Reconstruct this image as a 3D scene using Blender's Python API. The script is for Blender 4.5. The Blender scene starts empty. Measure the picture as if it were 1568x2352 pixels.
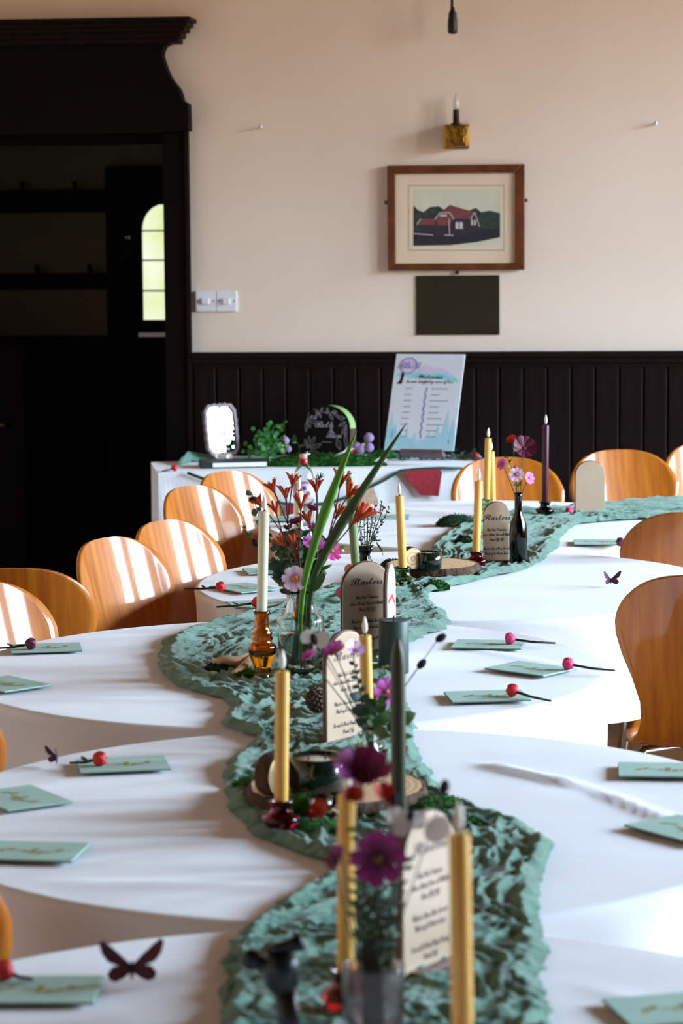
import bpy, bmesh, math, random
from mathutils import Vector, Matrix, Euler, noise

# ------------------------------------------------------------------ camera
SC = bpy.context.scene
COL = SC.collection
PI = math.pi
FPX, CX, CY = 6000.0, 784.0, 1176.0
PITCH, ROLL = math.atan(652 / FPX), -0.008
CAMP = Vector((0, 0, 1.70))
CM = Matrix.Rotation(PI / 2 - PITCH, 3, 'X') @ Matrix.Rotation(ROLL, 3, 'Z')
cd = bpy.data.cameras.new('camera')
cd.sensor_fit = 'HORIZONTAL'
cd.sensor_width = 15.0
cd.lens = FPX / 1568 * 15.0
cd.clip_start = 0.05
cd.dof.use_dof = True
cd.dof.focus_distance = 6.5
cd.dof.aperture_fstop = 4.0
cam = bpy.data.objects.new('camera', cd)
cam.matrix_world = Matrix.Translation(CAMP) @ CM.to_4x4()
COL.objects.link(cam)
SC.camera = cam

def ray(x, y): return CM @ Vector(((x - CX) / FPX, -(y - CY) / FPX, -1))
def at_z(x, y, z=.757):
    d = ray(x, y); return CAMP + d * ((z - CAMP.z) / d.z)
def at_y(x, y, Y):
    d = ray(x, y); return CAMP + d * (Y / d.y)

# ------------------------------------------------------------------ world, exposure, daylight
w = bpy.data.worlds.new('World'); SC.world = w; w.use_nodes = True
# overcast sky above, dull ground below the horizon
nt = w.node_tree; bg = nt.nodes['Background']
tc = nt.nodes.new('ShaderNodeTexCoord'); sp = nt.nodes.new('ShaderNodeSeparateXYZ'); rp = nt.nodes.new('ShaderNodeValToRGB')
nt.links.new(tc.outputs['Generated'], sp.inputs[0])
mr = nt.nodes.new('ShaderNodeMapRange'); mr.inputs['From Min'].default_value = -1; mr.inputs['From Max'].default_value = 1
nt.links.new(sp.outputs['Z'], mr.inputs['Value']); nt.links.new(mr.outputs[0], rp.inputs[0])
e = rp.color_ramp.elements
e[0].position = .54; e[0].color = (.12, .085, .04, 1)
e[1].position = .605; e[1].color = (.58, .79, 1.0, 1)
nt.links.new(rp.outputs[0], bg.inputs[0]); bg.inputs[1].default_value = SKY = 70.0
SC.view_settings.view_transform = 'Standard'
SC.view_settings.look = 'None'
SC.view_settings.exposure = 0.45
SC.view_settings.gamma = 1.0
SC.view_settings.use_curve_mapping = False

ROOM_R, ROOM_L, ROOM_REAR, CEIL = 7.6, -2.4, -2.6, 4.4
WIN_Z0, WIN_Z1 = 0.95, 4.0
WINS = [(4.1, 1.7), (6.6, 1.7), (9.0, 1.5)]   # y centre, width
for yc, ww in WINS:                 # portals: they only guide the sampling of the sky through each window
    ld = bpy.data.lights.new('window_daylight', 'AREA')
    ld.shape = 'RECTANGLE'; ld.size = ww; ld.size_y = WIN_Z1 - WIN_Z0
    ld.cycles.is_portal = True
    lo = bpy.data.objects.new('window_daylight', ld)
    lo.matrix_world = Matrix.Translation((ROOM_R + .2, yc, (WIN_Z0 + WIN_Z1) / 2)) @ Matrix.Rotation(PI / 2, 4, 'Y') @ Matrix.Rotation(PI / 2, 4, 'Z')
    COL.objects.link(lo)

# ------------------------------------------------------------------ materials
def lin(c):
    if isinstance(c, str): c = tuple(int(c[i:i + 2], 16) for i in (0, 2, 4))
    return tuple((v / 255 / 12.92 if v / 255 <= .04045 else ((v / 255 + .055) / 1.055) ** 2.4) for v in c) + (1,)
MATS = {}
def mat(name, c1, c2=None, scale=8., rough=.5, metal=0., spec=.5, trans=0., ior=1.45, coat=0., bump=0., bscale=None, stretch=(1, 1, 1),
        emit=None, estr=0., sheen=0., sss=0., detail=4., alpha=1., kind='noise', coatr=.05):
    m = bpy.data.materials.new(name); m.use_nodes = True
    nt = m.node_tree; b = nt.nodes['Principled BSDF']
    b.inputs['Base Color'].default_value = lin(c1)
    b.inputs['Roughness'].default_value = rough
    b.inputs['Metallic'].default_value = metal
    b.inputs['Specular IOR Level'].default_value = spec
    b.inputs['Transmission Weight'].default_value = trans
    b.inputs['IOR'].default_value = ior
    b.inputs['Coat Weight'].default_value = coat
    b.inputs['Coat Roughness'].default_value = coatr
    b.inputs['Sheen Weight'].default_value = sheen
    b.inputs['Alpha'].default_value = alpha
    if sss:
        b.inputs['Subsurface Weight'].default_value = sss
        b.inputs['Subsurface Radius'].default_value = (.02, .01, .005)
        b.inputs['Subsurface Scale'].default_value = .5
    if emit:
        b.inputs['Emission Color'].default_value = lin(emit)
        b.inputs['Emission Strength'].default_value = estr
    if c2 or bump:
        tc = nt.nodes.new('ShaderNodeTexCoord'); mp = nt.nodes.new('ShaderNodeMapping')
        mp.inputs['Scale'].default_value = stretch
        nt.links.new(tc.outputs['Object'], mp.inputs[0])
    if c2:
        if kind == 'noise':
            n = nt.nodes.new('ShaderNodeTexNoise'); n.inputs['Scale'].default_value = scale; n.inputs['Detail'].default_value = detail
            out = n.outputs['Fac']
        else:
            n = nt.nodes.new('ShaderNodeTexWave'); n.wave_type = 'RINGS' if kind == 'rings' else 'BANDS'
            if kind == 'rings': n.rings_direction = 'Z'
            n.inputs['Scale'].default_value = scale; n.inputs['Distortion'].default_value = 2.5; n.inputs['Detail'].default_value = detail
            out = n.outputs['Fac']
        nt.links.new(mp.outputs[0], n.inputs['Vector'])
        r = nt.nodes.new('ShaderNodeValToRGB')
        r.color_ramp.elements[0].position = .3; r.color_ramp.elements[1].position = .7
        r.color_ramp.elements[0].color = lin(c1); r.color_ramp.elements[1].color = lin(c2)
        nt.links.new(out, r.inputs[0]); nt.links.new(r.outputs[0], b.inputs['Base Color'])
        if emit: nt.links.new(r.outputs[0], b.inputs['Emission Color'])
    if bump:
        n2 = nt.nodes.new('ShaderNodeTexNoise'); n2.inputs['Scale'].default_value = bscale or scale * 3; n2.inputs['Detail'].default_value = 5
        nt.links.new(mp.outputs[0], n2.inputs['Vector'])
        bp = nt.nodes.new('ShaderNodeBump'); bp.inputs['Strength'].default_value = bump; bp.inputs['Distance'].default_value = .01
        nt.links.new(n2.outputs['Fac'], bp.inputs['Height']); nt.links.new(bp.outputs[0], b.inputs['Normal'])
    MATS[name] = m
    return m
def glass(name, c, rough=.03, ior=1.45, **k): return mat(name, c, rough=rough, trans=1.0, ior=ior, **k)

mat('plaster', (233, 218, 203), (227, 210, 193), scale=1.6, rough=.85, bump=.12, bscale=14)
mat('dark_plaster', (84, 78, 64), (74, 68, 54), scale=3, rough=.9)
mat('dark_wood', (24, 9, 6), (13, 5, 4), scale=6, stretch=(8, 8, .6), rough=.6, spec=.15, bump=.15, bscale=20)
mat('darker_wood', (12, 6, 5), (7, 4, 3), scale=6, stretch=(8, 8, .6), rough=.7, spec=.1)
mat('ceiling', (104, 66, 34), (84, 52, 26), scale=5, stretch=(1, 10, 1), rough=.8)
mat('floor_wood', (140, 88, 44), (106, 64, 32), scale=5, stretch=(12, .7, 1), rough=.4, bump=.1)
mat('linen', (227, 227, 229), (220, 220, 223), scale=3, rough=.9, sheen=.15, bump=.05, bscale=700)
mat('runner', (94, 134, 114), (74, 112, 94), scale=14, rough=.95, sheen=.25, bump=.35, bscale=160)
mat('ply', (188, 110, 22), (156, 80, 13), scale=4, stretch=(14, 1.2, 1.2), rough=.5, spec=.25, coat=.42, coatr=.08, detail=6)
mat('ply_back', (150, 72, 22), (122, 54, 16), scale=4, stretch=(14, 1.2, 1.2), rough=.32, coat=.6, coatr=.2, detail=6)
mat('chrome', (190, 190, 195), rough=.14, metal=1)
mat('table_board', (150, 120, 90), (120, 95, 70), scale=4, rough=.6)
mat('metal_grey', (90, 90, 95), rough=.4, metal=.8)
mat('brass', (190, 150, 70), (150, 112, 46), scale=30, rough=.25, metal=1, bump=.3, bscale=60)
mat('aged_brass', (48, 39, 16), (40, 32, 12), scale=18, rough=.55, metal=.35, bump=.1, bscale=90)
mat('white_plastic', (226, 226, 234), rough=.35)
mat('black_rubber', (16, 16, 18), rough=.5)
mat('bulb_glass', (235, 238, 235), rough=.08, trans=.75)
mat('frame_wood', (112, 58, 24), (78, 36, 14), scale=7, stretch=(3, 8, 3), rough=.35, coat=.4, bump=.1)
mat('mount_card', (226, 206, 182), (220, 198, 172), scale=5, rough=.8)
mat('print_sky', (206, 207, 186), (196, 198, 178), scale=9, rough=.6)
mat('print_tree', (34, 44, 42), (56, 66, 58), scale=60, rough=.6)
mat('print_ground', (26, 28, 40), (40, 40, 48), scale=40, rough=.6)
mat('print_roof', (122, 66, 70), (108, 58, 62), scale=50, rough=.6)
mat('print_wall', (58, 44, 48), (40, 34, 42), scale=80, rough=.6)
mat('print_white', (196, 194, 196), rough=.6)
mat('print_road', (176, 168, 150), rough=.6)
mat('outdoor_pane', (206, 226, 150), (246, 250, 236), scale=4.5, rough=.3, emit=(220, 235, 190), estr=.75)
mat('highlight_glow', (250, 245, 225), rough=.4, emit=(250, 240, 215), estr=.5)  # emission imitates a bright reflection at the top of the doorway
mat('candle_yellow', (234, 182, 92), (226, 172, 80), scale=20, rough=.45, sss=.15)
mat('candle_ivory', (236, 232, 200), (230, 226, 192), scale=20, rough=.45, sss=.15)
mat('candle_olive', (60, 62, 40), (50, 54, 34), scale=20, rough=.45)
mat('candle_sage', (122, 134, 88), (108, 122, 76), scale=20, rough=.45)
mat('candle_green', (50, 68, 60), (40, 58, 50), scale=20, rough=.5)
mat('candle_burgundy', (74, 14, 34), (60, 10, 28), scale=20, rough=.4)
mat('flame_plastic', (240, 236, 226), rough=.4, sss=.2)
mat('wick', (25, 20, 18), rough=.9)
glass('glass_amber', (236, 150, 12))
glass('glass_magenta', (212, 36, 116))
glass('glass_red', (176, 40, 40))
glass('glass_wine', (170, 30, 74))
glass('glass_green', (188, 228, 200))
glass('glass_clear', (240, 248, 246), rough=.01)
glass('glass_smoke', (228, 212, 212), rough=.14)
glass('glass_dark', (34, 52, 44), rough=.05)
glass('water', (236, 246, 240), rough=.0, ior=1.33)
mat('bowl_green', (10, 34, 26), (6, 22, 18), scale=12, rough=.15, coat=.6)
mat('wax_cream', (236, 226, 200), rough=.4)
mat('wood_slice', (226, 192, 152), (200, 158, 114), scale=28, rough=.7, kind='rings', detail=2)
mat('bark', (92, 66, 48), (58, 40, 30), scale=40, rough=.95, bump=.8, bscale=60)
mat('driftwood', (222, 188, 148), (190, 148, 106), scale=18, stretch=(1, 6, 6), rough=.7)
mat('moss', (52, 118, 32), (30, 80, 24), scale=60, rough=1, bump=.8, bscale=160)
mat('moss_dark', (30, 66, 28), (16, 42, 18), scale=60, rough=1, bump=.8, bscale=160)
mat('pinecone', (96, 74, 56), (58, 42, 34), scale=50, rough=.6)
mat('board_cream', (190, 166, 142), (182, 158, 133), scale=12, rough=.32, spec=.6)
mat('board_edge', (120, 74, 56), (96, 60, 46), scale=12, rough=.5)
mat('ink', (18, 14, 16), rough=.6)
mat('ink_grey', (150, 162, 180), rough=.6)
mat('ink_white', (206, 212, 230), rough=.5)
mat('slate_black', (11, 10, 12), (8, 7, 9), scale=10, rough=.6, spec=.2)
mat('sage_edge', (150, 186, 116), (138, 176, 106), scale=40, rough=.7)
mat('brown_edge', (78, 52, 46), rough=.6)
mat('sign_white', (226, 232, 240), (218, 228, 238), scale=3, rough=.5)
mat('art_teal', (120, 216, 226), (160, 226, 234), scale=14, rough=.5)
mat('art_blue', (160, 214, 232), (186, 226, 238), scale=10, rough=.5)
mat('art_lilac', (206, 194, 236), (222, 214, 242), scale=10, rough=.5)
mat('art_violet', (140, 130, 190), rough=.5)
mat('sage_card', (170, 202, 190), (160, 192, 180), scale=8, rough=.7)
mat('gold_print', (150, 138, 88), rough=.5)
mat('card_dark_edge', (96, 122, 112), rough=.7)
mat('bud_red', (214, 44, 46), (184, 26, 34), scale=60, rough=.6)
mat('bud_pink', (226, 66, 118), (200, 44, 96), scale=60, rough=.6)
mat('bud_wine', (96, 24, 52), (74, 14, 40), scale=60, rough=.6)
mat('stem_dark', (46, 44, 42), (34, 36, 30), scale=30, rough=.7)
mat('butterfly_red', (84, 10, 26), (58, 6, 20), scale=40, rough=.6)
mat('butterfly_plum', (72, 18, 58), (50, 10, 40), scale=40, rough=.6)
mat('butterfly_body', (16, 10, 12), rough=.7)
mat('velvet_red', (156, 16, 34), (128, 8, 26), scale=50, rough=.95, sheen=.5, bump=.4, bscale=180)
mat('burlap', (204, 176, 150), (180, 150, 124), scale=60, rough=1, bump=.6, bscale=160)
mat('cord_green', (18, 62, 54), rough=.7)
mat('petal_wine', (96, 10, 46), (72, 6, 36), scale=20, rough=.6)
mat('petal_orange', (206, 62, 22), (176, 38, 16), scale=30, rough=.6)
mat('petal_white', (226, 222, 210), (214, 208, 196), scale=30, rough=.7)
mat('flower_eye', (226, 150, 30), (190, 100, 20), scale=200, rough=.7)
mat('eye_dark', (60, 14, 30), (120, 70, 20), scale=200, rough=.7)
mat('paw_rust', (204, 84, 34), (150, 44, 26), scale=60, rough=.85)
mat('paw_stem', (104, 34, 36), (74, 28, 30), scale=40, rough=.8)
mat('leaf_bright', (92, 152, 34), (70, 128, 26), scale=14, rough=.45)
mat('leaf_mid', (70, 108, 46), (48, 84, 36), scale=20, rough=.55)
mat('leaf_dark', (52, 74, 34), (64, 84, 38), scale=14, rough=.5)
mat('leaf_euc', (70, 98, 88), (48, 74, 68), scale=30, rough=.6)
mat('leaf_ivy', (50, 120, 44), (30, 86, 32), scale=30, rough=.5)
mat('leaf_yellow', (186, 196, 96), (150, 170, 70), scale=30, rough=.6)
mat('stem_green', (62, 88, 44), (40, 60, 34), scale=30, rough=.6)
mat('seed_dark', (44, 18, 36), (30, 10, 24), scale=150, rough=.9, bump=.7, bscale=300)
mat('lunaria', (236, 228, 222), (226, 218, 210), scale=30, rough=.3, alpha=.72)
mat('allium', (196, 170, 214), (174, 146, 200), scale=120, rough=.9, bump=1, bscale=260)
mat('mirror', (245, 245, 250), rough=.015, metal=1)
mat('mirror_frame', (112, 90, 92), (84, 66, 70), scale=20, rough=.5)
mat('book_green', (14, 36, 32), rough=.6)
mat('paper', (228, 230, 226), rough=.8)
mat('cap_red', (160, 10, 22), rough=.35)
mat('cap_pink', (214, 150, 160), rough=.3)
mat('label_pink', (206, 190, 212), (226, 150, 170), scale=60, rough=.5)
mat('dot_blue', (40, 90, 180), rough=.5)
mat('dot_green', (40, 120, 90), rough=.5)
mat('coral', (214, 128, 98), (204, 116, 88), scale=20, rough=.7)
mat('coral_pink', (196, 84, 92), (184, 72, 82), scale=20, rough=.7)
mat('bottle_teal', (8, 26, 26), (5, 16, 18), scale=8, rough=.35)
mat('window_frame', (230, 230, 228), rough=.5)

def petal_mat(name, inner, outer, p0=.18, p1=.55):      # petals are darker at the claw
    m = mat(name, outer, rough=.6); nt = m.node_tree; b = nt.nodes['Principled BSDF']
    tc = nt.nodes.new('ShaderNodeTexCoord'); sx = nt.nodes.new('ShaderNodeSeparateXYZ'); r = nt.nodes.new('ShaderNodeValToRGB')
    nt.links.new(tc.outputs['Object'], sx.inputs[0]); nt.links.new(sx.outputs['X'], r.inputs[0])
    r.color_ramp.elements[0].position = p0; r.color_ramp.elements[1].position = p1
    r.color_ramp.elements[0].color = lin(inner); r.color_ramp.elements[1].color = lin(outer); nt.links.new(r.outputs[0], b.inputs['Base Color'])
petal_mat('petal_pale', (176, 50, 140), (238, 208, 238)); petal_mat('petal_pink', (150, 24, 110), (216, 104, 200), .15, .7)
petal_mat('petal_magenta', (110, 8, 60), (190, 28, 122), .15, .6); petal_mat('petal_plum', (58, 6, 40), (152, 40, 122), .2, .8)
# ------------------------------------------------------------------ mesh helpers
V = Vector
class MB:
    def __init__(s): s.v = []; s.f = []
    def add(s, vs, fs):
        o = len(s.v); s.v += [V(p) for p in vs]; s.f += [tuple(i + o for i in f) for f in fs]; return s
    def box(s, c, d, rz=0):
        vs = []
        for x in (-.5, .5):
            for y in (-.5, .5):
                for z in (-.5, .5):
                    X, Y = x * d[0], y * d[1]
                    vs.append((c[0] + X * math.cos(rz) - Y * math.sin(rz), c[1] + X * math.sin(rz) + Y * math.cos(rz), c[2] + z * d[2]))
        return s.add(vs, [(0, 1, 3, 2), (4, 6, 7, 5), (0, 4, 5, 1), (2, 3, 7, 6), (0, 2, 6, 4), (1, 5, 7, 3)])
    def box2(s, a, b): return s.box([(a[i] + b[i]) / 2 for i in range(3)], [abs(b[i] - a[i]) for i in range(3)])
    def tube(s, pts, r, n=8, caps=True):
        pts = [V(p) for p in pts]; m = len(pts)
        rs = r if isinstance(r, (list, tuple)) else [r] * m
        vs, fs = [], []
        up = None
        for i, p in enumerate(pts):
            t = (pts[min(i + 1, m - 1)] - pts[max(i - 1, 0)])
            t = t.normalized() if t.length > 1e-9 else V((0, 0, 1))
            if up is None: up = t.orthogonal().normalized()
            up = (up - t * up.dot(t)); up = up.normalized() if up.length > 1e-6 else t.orthogonal().normalized()
            b = t.cross(up)
            for k in range(n):
                a = 2 * PI * k / n
                vs.append(p + (up * math.cos(a) + b * math.sin(a)) * rs[i])
        for i in range(m - 1):
            for k in range(n):
                k2 = (k + 1) % n
                fs.append((i * n + k, i * n + k2, (i + 1) * n + k2, (i + 1) * n + k))
        if caps:
            fs.append(tuple(range(n - 1, -1, -1))); fs.append(tuple((m - 1) * n + k for k in range(n)))
        return s.add(vs, fs)
    def lathe(s, prof, n=32, c=(0, 0, 0), ribs=0, rib=0.):
        vs, fs = [], []; m = len(prof)
        for (r, z) in prof:
            for k in range(n):
                a = 2 * PI * k / n
                rr = r * (1 + rib * math.cos(ribs * a)) if ribs else r
                vs.append((c[0] + rr * math.cos(a), c[1] + rr * math.sin(a), c[2] + z))
        for i in range(m - 1):
            for k in range(n):
                k2 = (k + 1) % n
                fs.append((i * n + k, i * n + k2, (i + 1) * n + k2, (i + 1) * n + k))
        if prof[0][0] > 1e-6: fs.append(tuple(range(n - 1, -1, -1)))
        if prof[-1][0] > 1e-6: fs.append(tuple((m - 1) * n + k for k in range(n)))
        return s.add(vs, fs)
    def prism(s, poly, y0, y1):           # outline in x-z, extruded along y
        n = len(poly)
        vs = [(p[0], y0, p[1]) for p in poly] + [(p[0], y1, p[1]) for p in poly]
        fs = [tuple(range(n)), tuple(range(2 * n - 1, n - 1, -1))] + [(i, i + n, (i + 1) % n + n, (i + 1) % n) for i in range(n)]
        return s.add(vs, fs)
    def slab(s, poly, z0, z1):            # outline in x-y, extruded along z
        n = len(poly)
        vs = [(p[0], p[1], z0) for p in poly] + [(p[0], p[1], z1) for p in poly]
        fs = [tuple(range(n - 1, -1, -1)), tuple(range(n, 2 * n))] + [(i, (i + 1) % n, (i + 1) % n + n, i + n) for i in range(n)]
        return s.add(vs, fs)
    def grid(s, fn, nu, nv, closed=False):
        vs = [fn(i / (nu - (0 if closed else 1)), j / (nv - 1)) for j in range(nv) for i in range(nu)]
        fs = []
        for j in range(nv - 1):
            for i in range(nu if closed else nu - 1):
                i2 = (i + 1) % nu
                fs.append((j * nu + i, j * nu + i2, (j + 1) * nu + i2, (j + 1) * nu + i))
        return s.add(vs, fs)
    def ball(s, c, r, n=10, m=7, sq=(1, 1, 1), nz=0., seed=0.):
        c = V(c)
        def fn(u, v):
            a, b = 2 * PI * u, PI * (v * .998 + .001)
            d = V((math.sin(b) * math.cos(a), math.sin(b) * math.sin(a), -math.cos(b)))
            k = r * (1 + (nz * noise.noise(d * 2.2 + V((seed, seed * 2, 0))) if nz else 0))
            return c + V((d.x * sq[0], d.y * sq[1], d.z * sq[2])) * k
        return s.grid(fn, n, m, True)
    def leaf(s, base, tip, wid, nrm, seg=5, sharp=1.0, bend=0., fold=.15):
        base, tip = V(base), V(tip); d = tip - base; L = d.length
        t = d.normalized(); nr = V(nrm); nr = nr - t * nr.dot(t)
        nr = nr.normalized() if nr.length > 1e-5 else t.orthogonal().normalized()
        sd = t.cross(nr); vs, fs = [], []
        for i in range(seg + 1):
            q = i / seg
            wq = wid * .5 * (math.sin(PI * min(1, q ** .8)) ** sharp if q < 1 else 0) + wid * .02
            c = base + d * q + nr * (bend * L * math.sin(PI * q))
            vs += [c - sd * wq + nr * fold * wq, c, c + sd * wq + nr * fold * wq]
        for i in range(seg):
            a = i * 3
            fs += [(a, a + 1, a + 4, a + 3), (a + 1, a + 2, a + 5, a + 4)]
        return s.add(vs, fs)
    def mesh(s, name, smooth=True, org=None):
        me = bpy.data.meshes.new(name)
        o = V(org) if org is not None else V((0, 0, 0))
        me.from_pydata([tuple(p - o) for p in s.v], [], s.f); me.update()
        if smooth: me.polygons.foreach_set('use_smooth', [True] * len(me.polygons))
        return me
    def build(s, name, m, parent=None, smooth=True, org=None, bevel=0., solid=0., sub=0):
        return link(name, s.mesh(name, smooth, org), m, parent, bevel, solid, sub)
def link(name, me, m, parent=None, bevel=0., solid=0., sub=0):
    o = bpy.data.objects.new(name, me); COL.objects.link(o)
    if m and not me.materials: me.materials.append(MATS[m])
    if parent: o.parent = parent
    if solid:
        md = o.modifiers.new('solid', 'SOLIDIFY'); md.thickness = solid; md.offset = 0
    if bevel:
        md = o.modifiers.new('bevel', 'BEVEL'); md.width = bevel; md.segments = 2; md.limit_method = 'ANGLE'
    if sub:
        md = o.modifiers.new('sub', 'SUBSURF'); md.levels = sub; md.render_levels = sub
    return o
def tag(o, label, cat, group=None):
    o['label'] = label; o['category'] = cat
    if group: o['group'] = group
    return o
def thing(name, label, cat, loc=(0, 0, 0), rz=0., group=None, rot=None):
    o = bpy.data.objects.new(name, None); COL.objects.link(o)
    o.empty_display_size = .02
    o.location = loc; o.rotation_euler = rot if rot else (0, 0, rz)
    return tag(o, label, cat, group)
def struct(o): o['kind'] = 'structure'; return o

# script lettering: mathematical script letters from the built-in fallback font
def script(t):
    r = ''
    for ch in t:
        if 'A' <= ch <= 'Z': r += chr(0x1D4D0 + ord(ch) - 65)
        elif 'a' <= ch <= 'z': r += chr(0x1D4EA + ord(ch) - 97)
        else: r += ch
    return r
def text_mesh(body, size, cursive=True, shear=0., sx=1., bold=0.):
    c = bpy.data.curves.new('lettering', 'FONT')
    c.body = script(body) if cursive else body
    c.size = size; c.align_x = 'CENTER'; c.align_y = 'CENTER'; c.shear = shear; c.resolution_u = 3; c.offset = size * bold; c.space_character = .92
    o = bpy.data.objects.new('lettering', c); COL.objects.link(o)
    dg = bpy.context.evaluated_depsgraph_get(); dg.update()
    me = bpy.data.meshes.new_from_object(o.evaluated_get(dg))
    bpy.data.objects.remove(o); bpy.data.curves.remove(c)
    me.materials.clear()
    # text lies in x-y; stand it up in x-z facing -y
    me.transform(Matrix.Rotation(PI / 2, 4, 'X') @ Matrix.Diagonal((sx, 1, 1, 1)))
    return me
def letters(body, size, x, z, y, parent, m='ink', cursive=True, shear=0., name='lettering', sx=1., bold=0.):
    me = text_mesh(body, size, cursive, shear, sx, bold); o = link(name, me, m, parent); o.location = (x, y, z); return o

# ------------------------------------------------------------------ the room
WA = math.radians(6.0); W0 = V((0, 10.55, 0))
WU = V((math.cos(WA), -math.sin(WA), 0)); WV = V((math.sin(WA), math.cos(WA), 0))
def wuz(px, py, d=0.):
    r = ray(px, py); t = ((W0 - CAMP).dot(WV) + d) / r.dot(WV); p = CAMP + r * t
    return (p - W0).dot(WU), p.z
def wp(u, z, d=0.): return W0 + WU * u + WV * d + V((0, 0, z))
def wallobj(o): o.location = W0; o.rotation_euler = (0, 0, -WA); return o

struct(MB().box2((ROOM_L, ROOM_REAR, -.1), (ROOM_R, 13.0, 0)).build('floor', 'floor_wood', smooth=False))
struct(MB().box2((ROOM_L, ROOM_REAR, CEIL), (ROOM_R + .3, 13.0, CEIL + .1)).build('ceiling', 'ceiling', smooth=False))
struct(MB().box2((ROOM_L - .1, ROOM_REAR, 0), (ROOM_L, 13.0, CEIL)).build('wall_left', 'plaster', smooth=False))
struct(MB().box2((ROOM_L, ROOM_REAR - .1, 0), (ROOM_R, ROOM_REAR, CEIL)).build('wall_rear', 'ceiling', smooth=False))
m = MB()
m.box2((ROOM_R, ROOM_REAR, 0), (ROOM_R + .25, 11.5, WIN_Z0)); m.box2((ROOM_R, ROOM_REAR, WIN_Z1), (ROOM_R + .25, 11.0, CEIL))
ys = [ROOM_REAR] + [y + s * ww / 2 for y, ww in WINS for s in (-1, 1)] + [11.0]
for i in range(0, len(ys), 2): m.box2((ROOM_R, ys[i], WIN_Z0), (ROOM_R + .25, ys[i + 1], WIN_Z1))
struct(m.build('wall_right', 'plaster', smooth=False))
for i, (yc, ww) in enumerate(WINS):
    m = MB()
    for k in (-1, 0, 1): m.box((ROOM_R + .07, yc + k * (ww / 2 - .02), (WIN_Z0 + WIN_Z1) / 2), (.04, .035, WIN_Z1 - WIN_Z0))
    for z in (WIN_Z0 + .02, WIN_Z0 + .9, WIN_Z1 - .02): m.box((ROOM_R + .07, yc, z), (.04, ww, .035))
    struct(m.build('window_%d' % (i + 1), 'window_frame', smooth=False))

uP = wuz(420, 600)[0]                   # edge of doorway hidden under the casing
uL = uP - 1.55
zLint = wuz(200, 285)[1]
m = MB()
m.box2((uP, 0, 0), (8.2, .14, CEIL)); m.box2((uL, 0, zLint), (uP, .14, CEIL)); m.box2((-4.2, 0, 0), (uL, .14, CEIL))
struct(wallobj(m.build('wall_back', 'plaster', smooth=False)))

# wainscot: tongue-and-groove planks under a moulded rail
zW = wuz(1000, 807)[1]
us = wuz(440, 1000)[0] + .012
wains = wallobj(MB().box2((us, -.012, 0), (7.7, 0, zW - .02)).build('trim_1', 'darker_wood', smooth=False)); struct(wains)
pk = MB().box2((0.003, -.026, .12), (.0925, -.0125, zW - .05)).mesh('plank', False)
pk.materials.append(MATS['dark_wood'])
k = 0
while us + k * .0955 < 2.2:
    o = bpy.data.objects.new('plank', pk); COL.objects.link(o); o.parent = wains; o.location = (us + k * .0955, 0, 0)
    md = o.modifiers.new('bevel', 'BEVEL'); md.width = .004; md.segments = 1
    k += 1
m = MB()
for (y0, z0, z1) in ((-.030, zW - .062, zW - .045), (-.040, zW - .045, zW - .02), (-.052, zW - .02, zW)): m.box2((us, y0, z0), (7.7, 0, z1))
struct(wallobj(m.build('trim_2', 'dark_wood', smooth=False)))
struct(wallobj(MB().box2((us, -.032, 0), (7.7, -.0, .13)).build('baseboard_back', 'dark_wood', smooth=False)))

# doorway: casing, frieze with scrolled end, cornice
t = struct(wallobj(MB().box2((wuz(378, 500)[0], -.035, 0), (wuz(437, 500)[0], .16, wuz(400, 238)[1])).build('trim_3', 'darker_wood', smooth=False, bevel=.006)))
wallobj(struct(MB().box2((wuz(430, 500)[0], -.045, 0), (wuz(438.5, 500)[0], -.034, wuz(400, 240)[1])).build('trim_4', 'dark_wood', smooth=False)))
def upoly(pts, d=0.): return [wuz(x, y, d) for x, y in pts]
fr = [(-260, 100), (412, 92), (396, 98), (380, 106), (374, 118), (373, 128), (378, 142), (384, 160), (391, 176), (401, 190), (411, 202), (417, 216), (420, 230), (434, 240), (436, 300), (-260, 312)]
struct(wallobj(MB().prism(upoly(fr, -.06), -.09, .1).build('trim_5', 'darker_wood', smooth=False)))
m = MB()
for (y0, y1, xr, dp) in ((36, 46, 436, .17), (46, 58, 430, .155), (58, 70, 424, .14), (70, 84, 416, .12), (84, 97, 410, .11)):
    a = wuz(xr, y0 + 1, -dp); b = wuz(xr, y1 + 1, -dp)
    m.box2((uL - .3, -dp, b[1]), (a[0], .0, a[1]))
struct(wallobj(m.build('trim_6', 'dark_wood', smooth=False, bevel=.004)))
struct(wallobj(MB().box2((-2.2, .139, zLint - .08), (uP, .2, zLint)).build('trim_7', 'darker_wood', smooth=False)))

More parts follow.
